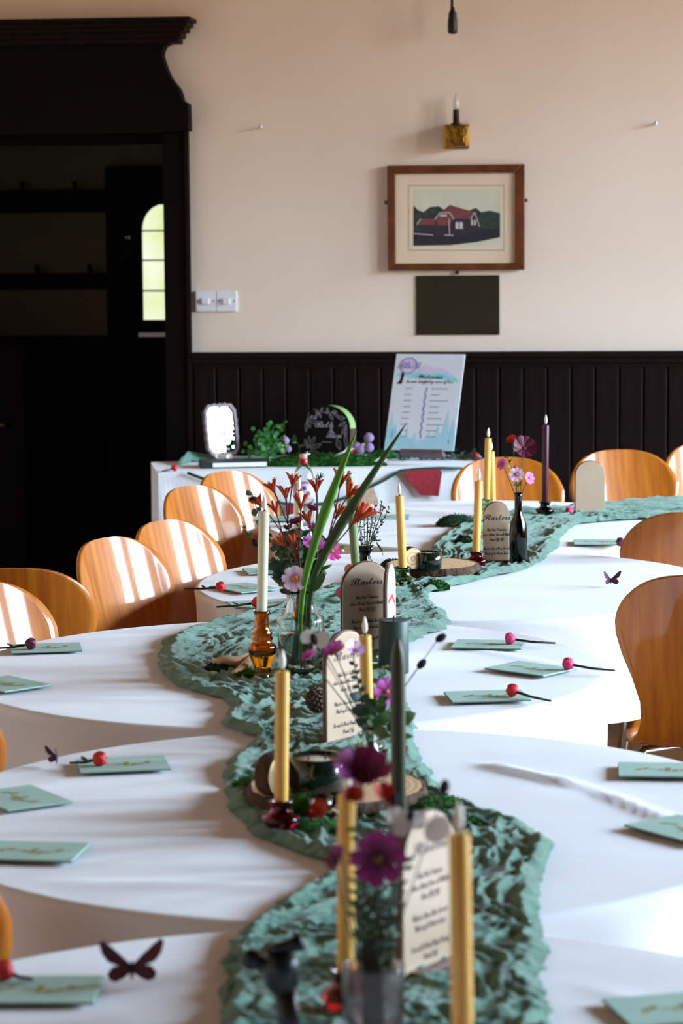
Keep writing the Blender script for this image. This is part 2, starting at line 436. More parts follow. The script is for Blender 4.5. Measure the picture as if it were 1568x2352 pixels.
# vestibule behind the doorway
VD = 1.75
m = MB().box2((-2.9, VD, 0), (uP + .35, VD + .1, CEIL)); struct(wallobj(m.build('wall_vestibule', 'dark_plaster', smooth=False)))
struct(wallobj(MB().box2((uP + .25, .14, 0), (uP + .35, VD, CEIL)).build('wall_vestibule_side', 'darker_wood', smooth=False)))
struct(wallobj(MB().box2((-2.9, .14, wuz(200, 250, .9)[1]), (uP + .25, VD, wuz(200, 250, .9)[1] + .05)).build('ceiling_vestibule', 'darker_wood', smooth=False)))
zv = wuz(120, 772, VD - .03)[1]
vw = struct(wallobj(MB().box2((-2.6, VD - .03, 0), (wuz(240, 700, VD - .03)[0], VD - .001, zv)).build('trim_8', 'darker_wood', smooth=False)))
for i, (y0, y1, lab) in enumerate(((440, 487, 'upper'), (630, 664, 'lower'))):
    a = wuz(-120, y0, VD - .03); b = wuz(240, y1, VD - .03); c = (a[0] + b[0]) / 2
    rk = thing('coat_rail', 'dark timber coat rail with pegs in the gloomy lobby, the %s of the two' % lab, 'coat rail', wp(c, b[1], VD - .016), -WA, 'coat rails in the lobby')
    MB().box2((a[0] - c, -.014, 0), (b[0] - c, .014, a[1] - b[1])).build('rail', 'darker_wood', rk, False)
    for px in ((-60, 55, 175) if i == 0 else (-90, 90, 210)):
        u = wuz(px, y0, VD - .05)[0] - c; zt = a[1] - b[1]
        MB().tube([(u, -.014, zt - .03), (u, -.06, zt - .01), (u, -.075, zt + .04)], [.012, .01, .012], 8).build('peg', 'darker_wood', rk)
# lobby door with a round-arched leaded light
D0 = VD - .06
da = wuz(240, 385, D0); dbx = wuz(470, 600, D0)[0]
ddc = (da[0] + dbx) / 2
dr = bpy.data.objects.new('door_1', None); COL.objects.link(dr); dr.location = wp(ddc, 0, D0); dr.rotation_euler = (0, 0, -WA); struct(dr)
def dl(px, py, d=0.): u, z = wuz(px, py, D0 + d); return u - ddc, z
x0, zt = dl(240, 385); x1 = dl(470, 385)[0]
ax0, az0 = dl(328, 737); ax1 = dl(432, 737)[0]; azs = dl(330, 530)[1]; arch_r = (ax1 - ax0) / 2; acx = (ax0 + ax1) / 2
hgt = dl(380, 468)[1] - azs
arch = [(acx + arch_r * math.cos(PI * q / 16), azs + hgt * math.sin(PI * q / 16)) for q in range(17)]
m = MB()
ap = [(ax1, az0)] + arch + [(ax0, az0)]
m.prism([(x0, 0), (x1, 0), (x1, az0), (x0, az0)], 0, .05)
m.prism([(x0, az0), (ax0, az0), (ax0, azs), (x0, azs)], 0, .05); m.prism([(ax1, az0), (x1, az0), (x1, azs), (ax1, azs)], 0, .05)
for i in range(16):
    a, b = arch[i], arch[i + 1]; m.prism([a, b, (b[0], zt), (a[0], zt)], 0, .05)
m.prism([(x0, azs), (ax0, azs), (ax0, zt), (x0, zt)], 0, .05); m.prism([(ax1, azs), (x1, azs), (x1, zt), (ax1, zt)], 0, .05)
m.build('door_leaf', 'darker_wood', dr, False)
# leaded panes
edges_z = [az0] + [dl(350, y)[1] for y in (668, 598, 530)] + [azs + hgt]
def half(z): return arch_r if z <= azs else arch_r * math.sqrt(max(0, 1 - ((z - azs) / hgt) ** 2))
for i in range(4):
    for j in range(2):
        za, zb = edges_z[i] + .004, edges_z[i + 1] - .004
        poly = []
        for q in range(9):
            z = za + (zb - za) * q / 8; h = half(z)
            poly.append((acx + (-h if j == 0 else h), z))
        poly += [(acx + (-.004 if j == 0 else .004), zb), (acx + (-.004 if j == 0 else .004), za)]
        if j == 1: poly = poly[::-1]
        MB().prism(poly, .022, .027).build('pane', 'outdoor_pane', dr, False)
MB().box2((ax0 - .02, -.01, az0 - .075), (ax1 + .02, .0, az0 - .055)).build('letter_plate', 'white_plastic', dr, False)
MB().tube([(ax0 - .06, -.02, dl(310, 545)[1]), (ax0 - .06, -.05, dl(310, 545)[1])], .012).build('knob', 'chrome', dr)
u, z = wuz(345, 320, 1.2)
o = MB().box((0, 0, 0), (.13, .1, .025)).build('highlight_strip', 'highlight_glow', None, False, bevel=.006); o.location = wp(u, z, 1.2); o.rotation_euler = (0, 0, -WA)  # added glowing strip, stands in for a reflected highlight, no fitting here
tag(o, 'small pale strip added as a glowing highlight at the top of the dark doorway', 'highlight')
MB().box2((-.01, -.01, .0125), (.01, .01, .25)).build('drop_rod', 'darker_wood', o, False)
# open inner door leaf with lever handle at the far left
u, z = wuz(20, 975, .9)
dr2 = bpy.data.objects.new('door_2', None); COL.objects.link(dr2); dr2.location = wp(u, 0, .9); dr2.rotation_euler = (0, 0, -WA); struct(dr2)
MB().box2((-.75, 0, .01), (.07, .045, wuz(20, 790, .9)[1])).build('door_leaf', 'darker_wood', dr2, False, bevel=.004)
MB().tube([(0, 0, z), (0, -.05, z), (-.02, -.06, z), (-.1, -.06, z)], .009).build('lever_handle', 'chrome', dr2)

# ------------------------------------------------------------------ things on the wall
def on_wall(name, label, cat, px, py, d=0., group=None):
    u, z = wuz(px, py, d); return thing(name, label, cat, wp(u, z, d), -WA, group)
def loc_uv(px, py, px0, py0, d=0.):
    a = wuz(px, py, d); b = wuz(px0, py0, d); return a[0] - b[0], a[1] - b[1]
for i, (px, lab) in enumerate(((473, 'left of the pair, beside the dark door casing'), (521, 'right of the pair, with a tilted rocker'))):
    s = on_wall('light_switch', 'white square wall switch, ' + lab, 'switch', px, 691.5, 0, 'wall switches')
    MB().box((0, -.006, 0), (.084, .012, .084)).build('plate', 'white_plastic', s, False, bevel=.003)
    MB().prism([(-.015, -.012), (.015, -.012), (.015, .012), (-.015, .012)], -.022, -.011).build('rocker', 'white_plastic', s, False, bevel=.002)
    for sx in (-1, 1): MB().tube([(sx * .032, -.0135, 0), (sx * .032, -.011, 0)], .003, 8).build('screw', 'metal_grey', s)
for px, py, lab in ((601, 294, 'near the door casing'), (1505, 286, 'at the right of the picture')):
    n = on_wall('wall_nail', 'small nail sticking out of the cream wall ' + lab, 'nail', px, py, 0, 'nails in the plaster')
    MB().tube([(0, 0, 0), (0, -.03, .004)], .0035, 8).build('shank', 'metal_grey', n)
    MB().tube([(0, -.03, .004), (0, -.033, .0044)], .008, 10).build('head', 'white_plastic', n)
# hanging flex with connector
c = on_wall('hanging_flex', 'black flex with a rubber connector dangling before the cream wall', 'cable', 1039, 78, -.10)
MB().tube([(-.002, 0, .1), (-.004, 0, .4), (-.006, .0, CEIL - wuz(1039, 78, -.1)[1])], .006, 8).build('flex', 'black_rubber', c)
MB().lathe([(.010, 0), (.018, .004), (.0195, .02), (.019, .055), (.0165, .065), (.016, .08), (.009, .092), (.007, .105)], 16).build('connector', 'black_rubber', c)
# brass wall light
wl = on_wall('wall_light', 'brass wall light with cube body and a bare candle bulb above the picture', 'wall light', 1049, 342)
MB().box2((-.05, -.012, .0), (.05, 0, .096)).build('backplate', 'brass', wl, False, bevel=.003)
MB().box2((-.042, -.085, .006), (.046, -.012, .092)).build('body', 'brass', wl, False, bevel=.006)
MB().box2((-.03, -.088, .02), (.034, -.084, .078)).build('crest', 'brass', wl, False, bevel=.004)
MB().lathe([(.022, 0), (.024, .006), (.013, .012), (.0125, .06), (.011, .064)], 20, (0, -.045, .09)).build('candle_sleeve', 'aged_brass', wl)
MB().lathe([(.009, 0), (.011, .008), (.0125, .022), (.010, .038), (.004, .056), (.001, .064)], 20, (0, -.045, .153)).build('bulb', 'bulb_glass', wl)
# framed photograph
P0 = (1049, 500)
def pl(px, py): return loc_uv(px, py, P0[0], P0[1], -.02)
pic = on_wall('framed_photograph', 'wooden frame holding a photograph of a red-roofed house, on the wall', 'picture', P0[0], P0[1], -.02)
a = pl(889, 380); b = pl(1205, 620); ia = pl(908, 400); ib = pl(1182, 604)
X0, X1, Z0, Z1 = a[0], b[0], b[1], a[1]; x0, x1, z0, z1 = ia[0], ib[0], ib[1], ia[1]
for poly in ([(X0, Z1), (X1, Z1), (x1, z1), (x0, z1)], [(X0, Z0), (x0, z0), (x1, z0), (X1, Z0)], [(X0, Z0), (X0, Z1), (x0, z1), (x0, z0)], [(X1, Z0), (x1, z0), (x1, z1), (X1, Z1)]):
    MB().prism(poly, -.012, .016).build('frame_rail', 'frame_wood', pic, False, bevel=.004)
MB().box2((x0 - .005, .0, z0 - .005), (x1 + .005, .004, z1 + .005)).build('mount', 'mount_card', pic, False)
def crop(pts): return [pl(768 + x / 1.96, y / 1.96) for x, y in pts]
def flat(name, pts, m, lay):
    MB().prism(crop(pts)[::-1], -.0002 * lay, .0002 - .0002 * lay).build(name, m, pic, False)
flat('print_border', [(330, 832), (765, 832), (765, 1130), (330, 1130)], 'print_road', 1)
flat('print_border', [(336, 838), (759, 838), (759, 1124), (336, 1124)], 'mount_card', 2)
flat('print_sky', [(355, 855), (745, 855), (745, 1107), (355, 1107)], 'print_sky', 3)
flat('print_trees', [(355, 925), (375, 945), (400, 955), (430, 932), (470, 928), (500, 950), (600, 950), (635, 935), (660, 955), (700, 948), (745, 960), (745, 1060), (355, 1060)], 'print_tree', 4)
flat('print_ground', [(355, 1040), (745, 1030), (745, 1068), (640, 1090), (520, 1104), (355, 1107)], 'print_ground', 5)
flat('print_road', [(520, 1104), (640, 1090), (745, 1068), (745, 1107)], 'print_sky', 6)
flat('print_wall', [(370, 1010), (455, 960), (520, 960), (625, 950), (655, 1025), (600, 1060), (440, 1060)], 'print_wall', 6)
flat('print_roof', [(485, 950), (520, 922), (560, 935), (635, 955), (610, 985), (540, 985), (520, 960)], 'print_roof', 7)
flat('print_roof', [(385, 985), (450, 985), (455, 1012), (370, 1012)], 'print_roof', 7)
flat('print_roof', [(452, 985), (475, 958), (518, 958), (535, 985), (515, 1015), (465, 1015)], 'print_roof', 8)
for a_, b_ in (((450, 988), (474, 958)), ((474, 957), (518, 957)), ((518, 957), (538, 988)), ((370, 1012), (388, 985)), ((515, 985), (518, 1058)), ((612, 990), (630, 955)), ((630, 955), (652, 1020)), ((357, 1052), (443, 1058)), ((495, 1058), (535, 1060)), ((556, 905), (562, 935))):
    d = V((b_[0] - a_[0], b_[1] - a_[1])); n = V((-d.y, d.x)).normalized() * 1.7
    flat('print_trim', [(a_[0] + n.x, a_[1] + n.y), (b_[0] + n.x, b_[1] + n.y), (b_[0] - n.x, b_[1] - n.y), (a_[0] - n.x, a_[1] - n.y)][::-1 if False else 1], 'print_white', 9)
for x, y, w_, h_ in ((545, 1000, 14, 30), (563, 1000, 14, 30), (475, 966, 30, 9), (615, 990, 8, 24), (628, 990, 8, 24)):
    flat('print_window', [(x, y), (x + w_, y), (x + w_, y + h_), (x, y + h_)], 'print_white', 9)
for px, py in ((886, 465), (1208, 460)):
    q = pl(px, py); MB().ball((q[0], .01, q[1]), .008).build('hanging_stud', 'metal_grey', pic)
q = pl(1049, 626); MB().ball((q[0], .01, q[1]), .008).build('hanging_stud', 'black_rubber', pic)
pq = on_wall('brass_plaque', 'dull dark brass plaque fixed below the framed photograph', 'plaque', 1051, 770, 0)
a = loc_uv(955, 633, 1051, 770); b = loc_uv(1147, 769, 1051, 770)
MB().box2((a[0], -.006, b[1]), (b[0], 0, a[1])).build('plate', 'aged_brass', pq, False, bevel=.002)
for sx in (a[0] + .012, b[0] - .012):
    for sz in (a[1] - .012, b[1] + .012): MB().tube([(sx, -.008, sz), (sx, -.005, sz)], .004, 8).build('screw', 'aged_brass', pq)
for i in range(7):
    MB().box2((a[0] + .04 + .01 * (i % 3), -.0064, a[1] - .04 - i * .024), (b[0] - .04 - .012 * (i % 2), -.0058, a[1] - .043 - i * .024)).build('engraved_line', 'ink', pq, False)

# ------------------------------------------------------------------ tables and cloths
TR, TZ = .707, .75
TABLES = [(0.0, 2.795), (.01, 4.212), (-.13, 5.624), (.31, 6.972), (.46, 8.385), (1.88, 8.62)]
TLAB = ['the nearest table at the bottom of the picture', 'the second table from the front', 'the third table, holding the amber candle holder',
        'the fourth table, holding the ribbed green candle holder', 'the far table in front of the sign table', 'the table at the far right edge']
RIDGES = {1: [((.235, 4.58), (.42, 4.36), .010, .022), ((.42, 4.36), (.545, 4.05), .008, .02), ((-.6, 4.28), (-.2, 4.30), .003, .03), ((-.62, 3.98), (-.1, 4.02), .004, .035), ((-.5, 3.75), (0.0, 3.70), .004, .03)],
          0: [((-.5, 3.2), (-.1, 3.3), .004, .03), ((.3, 3.2), (.55, 2.9), .004, .03)],
          2: [((-.6, 5.55), (-.2, 5.6), .003, .03), ((.25, 5.9), (.55, 5.5), .003, .03), ((-.6, 5.25), (-.1, 5.2), .003, .03)],
          3: [((.0, 6.7), (-.25, 6.95), .003, .03)],
          4: [((.1, 8.05), (.6, 8.02), .008, .04), ((.1, 8.2), (.55, 8.22), .007, .04), ((0, 8.45), (.5, 8.5), .006, .05)], 5: []}
def segd(x, y, a, b):
    ax, ay = a; bx, by = b; dx, dy = bx - ax, by - ay
    t = max(0, min(1, ((x - ax) * dx + (y - ay) * dy) / (dx * dx + dy * dy)))
    e = min(1, 4 * min(t, 1 - t) + .15)
    return math.hypot(x - ax - dx * t, y - ay - dy * t), e
def cloth(i):
    cx, cy = TABLES[i]; rnd = random.Random(i)
    ph = rnd.random() * 6; nf = rnd.randint(15, 18)
    NS = 192
    rings = [('t', r) for r in [TR * q / 44 for q in range(1, 44)]] + [('e', a) for a in (0, .35, .7, 1)] + [('d', d) for d in (.015, .03, .05, .075, .1, .13, .16, .19, .22, .245, .262)]
    vs = [(0, 0, TZ)]
    for kind, q in rings:
        for k in range(NS):
            a = 2 * PI * k / NS; ca, sa = math.cos(a), math.sin(a)
            if kind == 't':
                x, y = cx + q * ca, cy + q * sa
                z = TZ + .0022 * noise.noise((x * 3, y * 5, i * 3.1)) + .0007 * noise.noise((x * 11, y * 17, i))
                for (A, B, h, sg) in RIDGES[i]:
                    d, e = segd(x, y, A, B)
                    if d < sg * 3: z += h * e * math.exp(-(d / sg) ** 2 * 2)
                fall = min(1, (TR - q) / .06)
                z = TZ + (z - TZ) * fall
                vs.append((q * ca, q * sa, z))
            elif kind == 'e':
                b = q * PI / 2; rr = TR - .012 + .012 * math.sin(b)
                vs.append((rr * ca, rr * sa, TZ - .012 + .012 * math.cos(b)))
            else:
                amp = .045 * (1 - math.exp(-q * 8))
                w_ = .5 + .5 * math.sin(nf * a + ph + 1.6 * noise.noise((ca * 1.5, sa * 1.5, i * 7)) * 2)
                rr = TR - amp * (w_ ** 1.5) - .02 * q
                vs.append((rr * ca, rr * sa, TZ - .012 - q))
    fs = [(0, 1 + k, 1 + (k + 1) % NS) for k in range(NS)]
    for j in range(len(rings) - 1):
        o1, o2 = 1 + j * NS, 1 + (j + 1) * NS
        for k in range(NS):
            k2 = (k + 1) % NS; fs.append((o1 + k, o2 + k, o2 + k2, o1 + k2))
    o = MB().add(vs, fs).build('tablecloth', 'linen'); o.location = (cx, cy, 0)
    tag(o, 'white linen cloth draped over ' + TLAB[i], 'tablecloth', 'round tablecloths')
    t = thing('round_table', 'round banquet table under a white cloth, ' + TLAB[i], 'table', (cx, cy, 0), 0, 'round tables')
    MB().lathe([(TR - .016, .715), (TR - .013, .72), (TR - .013, .738), (TR - .02, .742)], 64).build('table_top', 'table_board', t)
    for q in range(4):
        a = PI / 4 + q * PI / 2
        MB().tube([(.17 * math.cos(a), .17 * math.sin(a), .716), (.2 * math.cos(a), .2 * math.sin(a), 0)], .016, 10).build('leg', 'metal_grey', t)
for i in range(6): cloth(i)

# sign table by the wainscot
SZ = .79
A, B = V((-.69, 9.80)), V((.545, 9.95)); ux = (B - A).normalized(); uy = V((-ux.y, ux.x)); SL = (B - A).length; SD = .46
SA = math.atan2(ux.y, ux.x); Sc = (A + B) / 2 + uy * (SD / 2)
def sgn(px, py, z=None):        # point on the sign table top
    return at_z(px, py, SZ + .002 if z is None else z)
st = thing('sign_table', 'long trestle table under a white cloth against the dark panelling', 'table', (Sc.x, Sc.y, 0), SA)
MB().box2((-SL / 2 + .012, -SD / 2 + .012, SZ - .04), (SL / 2 - .012, SD / 2 - .012, SZ - .006)).build('table_top', 'table_board', st, False)
for sx in (-1, 1):
    for sy in (-1, 1): MB().tube([(sx * SL * .42, sy * SD * .38, SZ - .04), (sx * SL * .42, sy * SD * .38, 0)], .016).build('leg', 'metal_grey', st)
def scloth(u, v):
    # perimeter walk u, v from centre to hem
    per = [(-SL / 2, -SD / 2), (SL / 2, -SD / 2), (SL / 2, SD / 2), (-SL / 2, SD / 2)]
    tot = 2 * (SL + SD); s = u * tot
    seg = [SL, SD, SL, SD]; k = 0
    while k < 3 and s > seg[k]: s -= seg[k]; k += 1
    p, q = V(per[k]), V(per[(k + 1) % 4]); c = p + (q - p) * min(1, s / seg[k])
    if v < .5: f = v / .5; return (c.x * f, c.y * f, SZ)
    h = (v - .5) / .5; n = c.normalized() if False else V((0, -1) if k == 0 else (1, 0) if k == 1 else (0, 1) if k == 2 else (-1, 0))
    wv = .012 * h * math.sin(u * 2 * PI * 30 + 2 * noise.noise((u * 20, 0, 0))) - .006 * h + .004
    return (c.x + n.x * wv, c.y + n.y * wv, SZ - h * .72 if h > 0 else SZ)
o = MB().grid(scloth, 240, 15, True).build('tablecloth', 'linen', smooth=False); o.location = (Sc.x, Sc.y, 0); o.rotation_euler = (0, 0, SA)
tag(o, 'white cloth hanging to the floor from the sign table', 'tablecloth')

# ------------------------------------------------------------------ chairs
PROF = [(-.215, .425), (-.205, .441), (-.17, .452), (-.08, .450), (.02, .444), (.09, .440), (.135, .446), (.168, .470), (.188, .51), (.204, .56), (.222, .62), (.240, .68), (.254, .73)]
HW = [.120, .165, .195, .205, .203, .195, .180, .162, .150, .152, .170, .194, .208]
for q in range(1, 13):
    a_ = q / 12 * PI / 2; z_ = .745 + .139 * math.sin(a_)
    PROF.append((.254 + (z_ - .73) * .27, z_)); HW.append(.211 * max(.03, math.cos(a_)) ** .72)
def shell(u, v):
    s = v * (len(PROF) - 1); i = min(int(s), len(PROF) - 2); f = s - i
    y = PROF[i][0] * (1 - f) + PROF[i + 1][0] * f; z = PROF[i][1] * (1 - f) + PROF[i + 1][1] * f; h = HW[i] * (1 - f) + HW[i + 1] * f
    x = (u * 2 - 1); k = max(0, min(1, (z - .47) / .2)); X = x * h
    return (X, y - k * 1.15 * X * X, z + (1 - k) * .25 * X * X)
chair_shell = MB().grid(shell, 21, 49).mesh('seat_shell'); chair_shell.materials.append(MATS['ply'])
leg_m = {}
for sx in (-1, 1):
    for sy in (-1, 1):
        leg_m[(sx, sy)] = MB().tube([(sx * .05, sy * .05 - .02, .43), (sx * .15, sy * .12 - .02, .425), (sx * .17, sy * .145 - .02, .40), (sx * .215, sy * .215 - .01, .0)], .0105, 10).mesh('leg')
        leg_m[(sx, sy)].materials.append(MATS['chrome'])
hub_m = MB().lathe([(.085, .418), (.09, .422), (.09, .432), (.085, .436)], 24, (0, -.02, 0)).mesh('seat_mount'); hub_m.materials.append(MATS['metal_grey'])
CH = [  # px, py of back top, facing (dx,dy), label
    (506, 1083, (.82, -.57), 'honey plywood chair in front of the sign table, farthest of the left row'),
    (424, 1117, (.84, -.54), 'honey plywood chair second from the far end of the left row'),
    (362, 1196, (.86, -.51), 'honey plywood chair left of the fourth table, middle of the left row'),
    (232, 1236, (.87, -.5), 'honey plywood chair with pale glare, nearer than the middle of the left row'),
    (20, 1306, (-.08, 1), 'dark-looking plywood chair seen from its back in the left row'),
    (-70, 1340, (.84, -.55), 'amber-lit plywood chair at the left edge behind the third table'),
    (1150, 1050, (.25, -.97), 'plywood chair glaring white on one side, behind the far table and the yellow candles'),
    (1416, 1033, (.25, -.97), 'pale glaring plywood chair behind the far menu board'),
    (1622, 1014, (.25, -.97), 'bright plywood chair at the far right edge against the panelling'),
    (1594, 1177, (.1, 1), 'brown plywood chair back at the right edge beside the far table'),
    (1612, 1322, (.2, .98), 'large orange-brown plywood chair back at the right edge beside the third table'),
    (-272, 1576, (0, 1), 'sliver of an orange plywood chair at the left edge between second and third tables'),
    (-358, 1950, (0, 1), 'sliver of an orange plywood chair at the lower left edge beside the second table'),
]
for px, py, d, lab in CH:
    P = at_z(px, py, .884); rz = math.atan2(d[0], -d[1])
    org = P - Matrix.Rotation(rz, 3, 'Z') @ V((0, .296, 0))
    c = thing('plywood_chair', lab, 'chair', (org.x, org.y, 0), rz, 'plywood stacking chairs')
    o = bpy.data.objects.new('seat_shell', chair_shell); COL.objects.link(o); o.parent = c
    md = o.modifiers.new('solid', 'SOLIDIFY'); md.thickness = .011; md.offset = 0
    for kk, me in leg_m.items():
        l = bpy.data.objects.new('leg', me); COL.objects.link(l); l.parent = c
    l = bpy.data.objects.new('seat_mount', hub_m); COL.objects.link(l); l.parent = c

# ------------------------------------------------------------------ serpentine gauze runner
RP = [((500, 2400), (1290, 2400)), ((506, 2330), (1262, 2330)), ((512, 2250), (1245, 2250)), ((530, 2175), (1255, 2185)), ((580, 2125), (1238, 2115)), ((650, 2072), (1242, 2040)), ((750, 2022), (1265, 1945)),
      ((735, 1978), (1190, 1893)), ((600, 1930), (1080, 1855)), ((535, 1870), (1020, 1825)), ((514, 1810), (995, 1795)), ((530, 1748), (968, 1745)), ((585, 1702), (950, 1700)), ((515, 1668), (948, 1660)),
      ((525, 1622), (935, 1620)), ((470, 1596), (925, 1590)), ((395, 1572), (915, 1560)), ((360, 1520), (905, 1525)), ((385, 1472), (925, 1490)), ((470, 1438), (1000, 1455)), ((585, 1408), (1036, 1428)),
      ((690, 1378), (1000, 1395)), ((760, 1352), (985, 1368)), ((830, 1330), (1030, 1352)), ((910, 1308), (1130, 1328)), ((980, 1283), (1215, 1306)), ((995, 1252), (1270, 1272)), ((1030, 1222), (1295, 1232)),
      ((1110, 1193), (1330, 1206)), ((1230, 1172), (1420, 1196)), ((1400, 1158), (1530, 1192)), ((1640, 1146), (1680, 1186))]
RW = [(at_z(*a, .752), at_z(*b, .752)) for a, b in RP]
def cat(p0, p1, p2, p3, t): return .5 * ((2 * p1) + (p2 - p0) * t + (2 * p0 - 5 * p1 + 4 * p2 - p3) * t * t + (3 * p1 - p0 - 3 * p2 + p3) * t ** 3)
def redge(side, s):
    n = len(RW); s = s * (n - 1); i = min(int(s), n - 2); f = s - i
    g = lambda k: RW[max(0, min(n - 1, k))][side]
    return cat(g(i - 1), g(i), g(i + 1), g(i + 2), f)
def runner(u, v):
    a, b = redge(0, v), redge(1, v)
    q = u
    p = a.lerp(b, q)
    e = min(q, 1 - q)
    wv = b - a
    # frayed, wavy edges
    p += wv * ((.035 * noise.noise((v * 70, q * 2, 3)) + .015 * noise.noise((v * 240, q, 9))) * max(0, 1 - e * 6) * (1 if q > .5 else -1))
    S = v * 7.5; Q_ = q * wv.length                      # metres along and across
    n1 = noise.noise((S * 5, Q_ * 9, 1.7)); n2 = noise.noise((S * 9 + n1, Q_ * 26 + 2 * n1, 4.1)); n3 = noise.noise((S * 22, Q_ * 70 + 2 * n2, 8.3)); n4 = noise.noise((S * 120, Q_ * 60, 2.2))
    h = .004 + .004 * n1 + .010 * max(0, 1 - 2.2 * abs(n2)) ** 1.5 + .0042 * max(0, 1 - 2 * abs(n3)) + .0012 * n4
    h += .011 * math.exp(-((e - .05) / .05) ** 2) * (.5 + .5 * noise.noise((v * 60, q * 3, 5)))
    on = min(math.hypot(p.x - c[0], p.y - c[1]) for c in TABLES)
    return (p.x, p.y, .752 + max(.0015, h * (.25 + .75 * min(1, e * 14 + .15))))
o = MB().grid(runner, 110, 1100).build('table_runner', 'runner')
tag(o, 'crumpled sage green gauze runner winding down the middle of the round tables', 'table runner')

# ------------------------------------------------------------------ candles and holders
def hollow(prof, t=.003, floor=.008):
    inner = [(max(.001, r - t), z) for r, z in prof if z > floor]
    return prof + inner[::-1] + [(max(.0008, inner[0][0] * .5), floor + .001), (.0005, floor + .001)]
HP = {
    'tall': ([(.019, 0), (.021, .03), (.0195, .07), (.0175, .10), (.0192, .13), (.0178, .16), (.0182, .20), (.024, .29), (.0292, .41), (.0285, .455), (.0305, .475), (.0285, .50), (.024, .535), (.0195, .555), (.0235, .60), (.0195, .64), (.0225, .675), (.017, .72), (.0150, .77), (.0145, .93), (.0175, .96), (.0175, 1.0)], .0),
    'squat': ([(.024, 0), (.0265, .03), (.026, .28), (.031, .36), (.0305, .5), (.022, .56), (.017, .66), (.0155, .85), (.0195, .92), (.0195, 1.0)], 0),
    'ribbed': ([(.026, 0), (.029, .06), (.028, .22), (.036, .36), (.036, .42), (.026, .52), (.0195, .60), (.0185, .80), (.0205, .88), (.0205, 1.0)], .05),
}
def taper_candle(label, top, bot, Y, m, hlabel=None, hkind='squat', hmat='glass_green', flame=True, dia=.022, group='taper candles', tip=False, base_z=.757):
    T, B = at_y(top[0], top[1], Y), at_y(bot[0], bot[1], Y)
    c = thing('taper_candle', label, 'candle', B, 0, group)
    d = T - B; L = d.length
    r = dia / 2
    q = d.to_track_quat('Z', 'Y').to_matrix().to_4x4()
    def pt(o): o.matrix_local = q; return o
    if tip: pr = [(r * .9, 0), (r, .004), (r, L * .86), (r * .86, L * .92), (r * .55, L * .965), (r * .42, L * .985), (r * .35, L), (.0008, L + .001)]
    else: pr = [(r * .9, 0), (r, .003), (r, L - .003), (r * .93, L - .0008), (r * .5, L - .0022), (.0008, L - .003)]
    pt(MB().lathe(pr, 28).build('wax', m, c))
    if flame:
        pt(MB().tube([(0, 0, L - .004), (0, 0, L + .004)], .0016, 6).build('wick', 'wick', c))
        pt(MB().lathe([(.0022, L + .003), (.0042, L + .007), (.0052, L + .012), (.0050, L + .018), (.0036, L + .025), (.0018, L + .031), (.0005, L + .034)], 14).build('flame_tip', 'flame_plastic', c))
    if hlabel:
        H = B.z - base_z + .006
        h = thing('candle_holder', hlabel, 'candle holder', (B.x, B.y, base_z), 0, 'glass candle holders')
        pr, rib = HP[hkind]; pr = [(rr, z * H) for rr, z in pr]
        MB().lathe(hollow(pr, .0028, .35 * H), 48, ribs=24 if rib else 0, rib=rib * .6).build('glass_body', hmat, h)
    return c
def ty(px, py, z=.757): return at_z(px, py, z).y
taper_candle('ivory LED taper candle standing in the amber glass holder', (606, 1173), (601, 1409), ty(606, 1562), 'candle_ivory', 'amber glass candle holder turned like a baluster, on the green runner', 'tall', 'glass_amber')
taper_candle('yellow LED taper candle standing in the magenta glass holder beside the wood slice', (648, 1541), (645, 1845), ty(641, 1910), 'candle_yellow', 'squat magenta glass candle holder in front of the wood slice', 'squat', 'glass_magenta')
taper_candle('yellow LED taper candle standing in the ribbed green glass holder', (917, 1138), (925, 1307), ty(922, 1348), 'candle_yellow', 'ribbed pale green glass candle holder on the fourth table', 'ribbed', 'glass_green')
taper_candle('large yellow taper candle nearest the camera at the lower right', (1054, 1915), (1062, 2374), 2.60, 'candle_yellow', 'tall clear green glass holder below the nearest yellow candle, beyond the bottom edge', 'tall', 'glass_green')
taper_candle('yellow taper candle half hidden behind the nearest vase of flowers', (796, 1822), (793, 2238), ty(790, 2325), 'candle_yellow', 'red glass candle holder left of the nearest vase', 'squat', 'glass_red')
taper_candle('yellow LED taper candle rising before the middle menu board', (838, 1458), (845, 1690), ty(846, 1732), 'candle_yellow', 'clear green candle holder hidden among leaves before the middle menu board', 'squat', 'glass_green')
taper_candle('tall dark olive taper candle at the centre of the second table', (913, 1468), (916, 1888), ty(916, 1978), 'candle_olive', 'dark glass holder under the tall olive candle', 'squat', 'glass_dark', flame=False, tip=True)
taper_candle('sage green taper candle leaning behind the orange flowers', (801, 1082), (818, 1318), ty(818, 1384), 'candle_sage', 'green glass holder under the leaning sage candle', 'squat', 'glass_green', flame=False, tip=True)
taper_candle('ivory LED taper candle half hidden behind the tall bouquet', (686, 1128), (684, 1340), ty(684, 1436), 'candle_ivory', 'amber glass holder hidden behind the tall bouquet', 'tall', 'glass_amber')
Yf = ty(1122, 1180)
taper_candle('pale yellow taper candle on the far table, left of the close pair', (1121, 1006), (1117, 1150), Yf, 'candle_yellow', 'green glass holder under the left candle of the far pair', 'squat', 'glass_green', group='far candle pair')
taper_candle('pale yellow taper candle on the far table, right of the close pair', (1128, 1036), (1131, 1158), Yf + .32, 'candle_yellow', 'green glass holder under the right candle of the far pair', 'squat', 'glass_green', group='far candle pair')
taper_candle('yellow taper candle standing in the wine-red holder by the wood slice', (1099, 1104), (1093, 1271), ty(1090, 1303), 'candle_yellow', 'wine-red glass candle holder at the end of the far wood slice', 'squat', 'glass_wine')
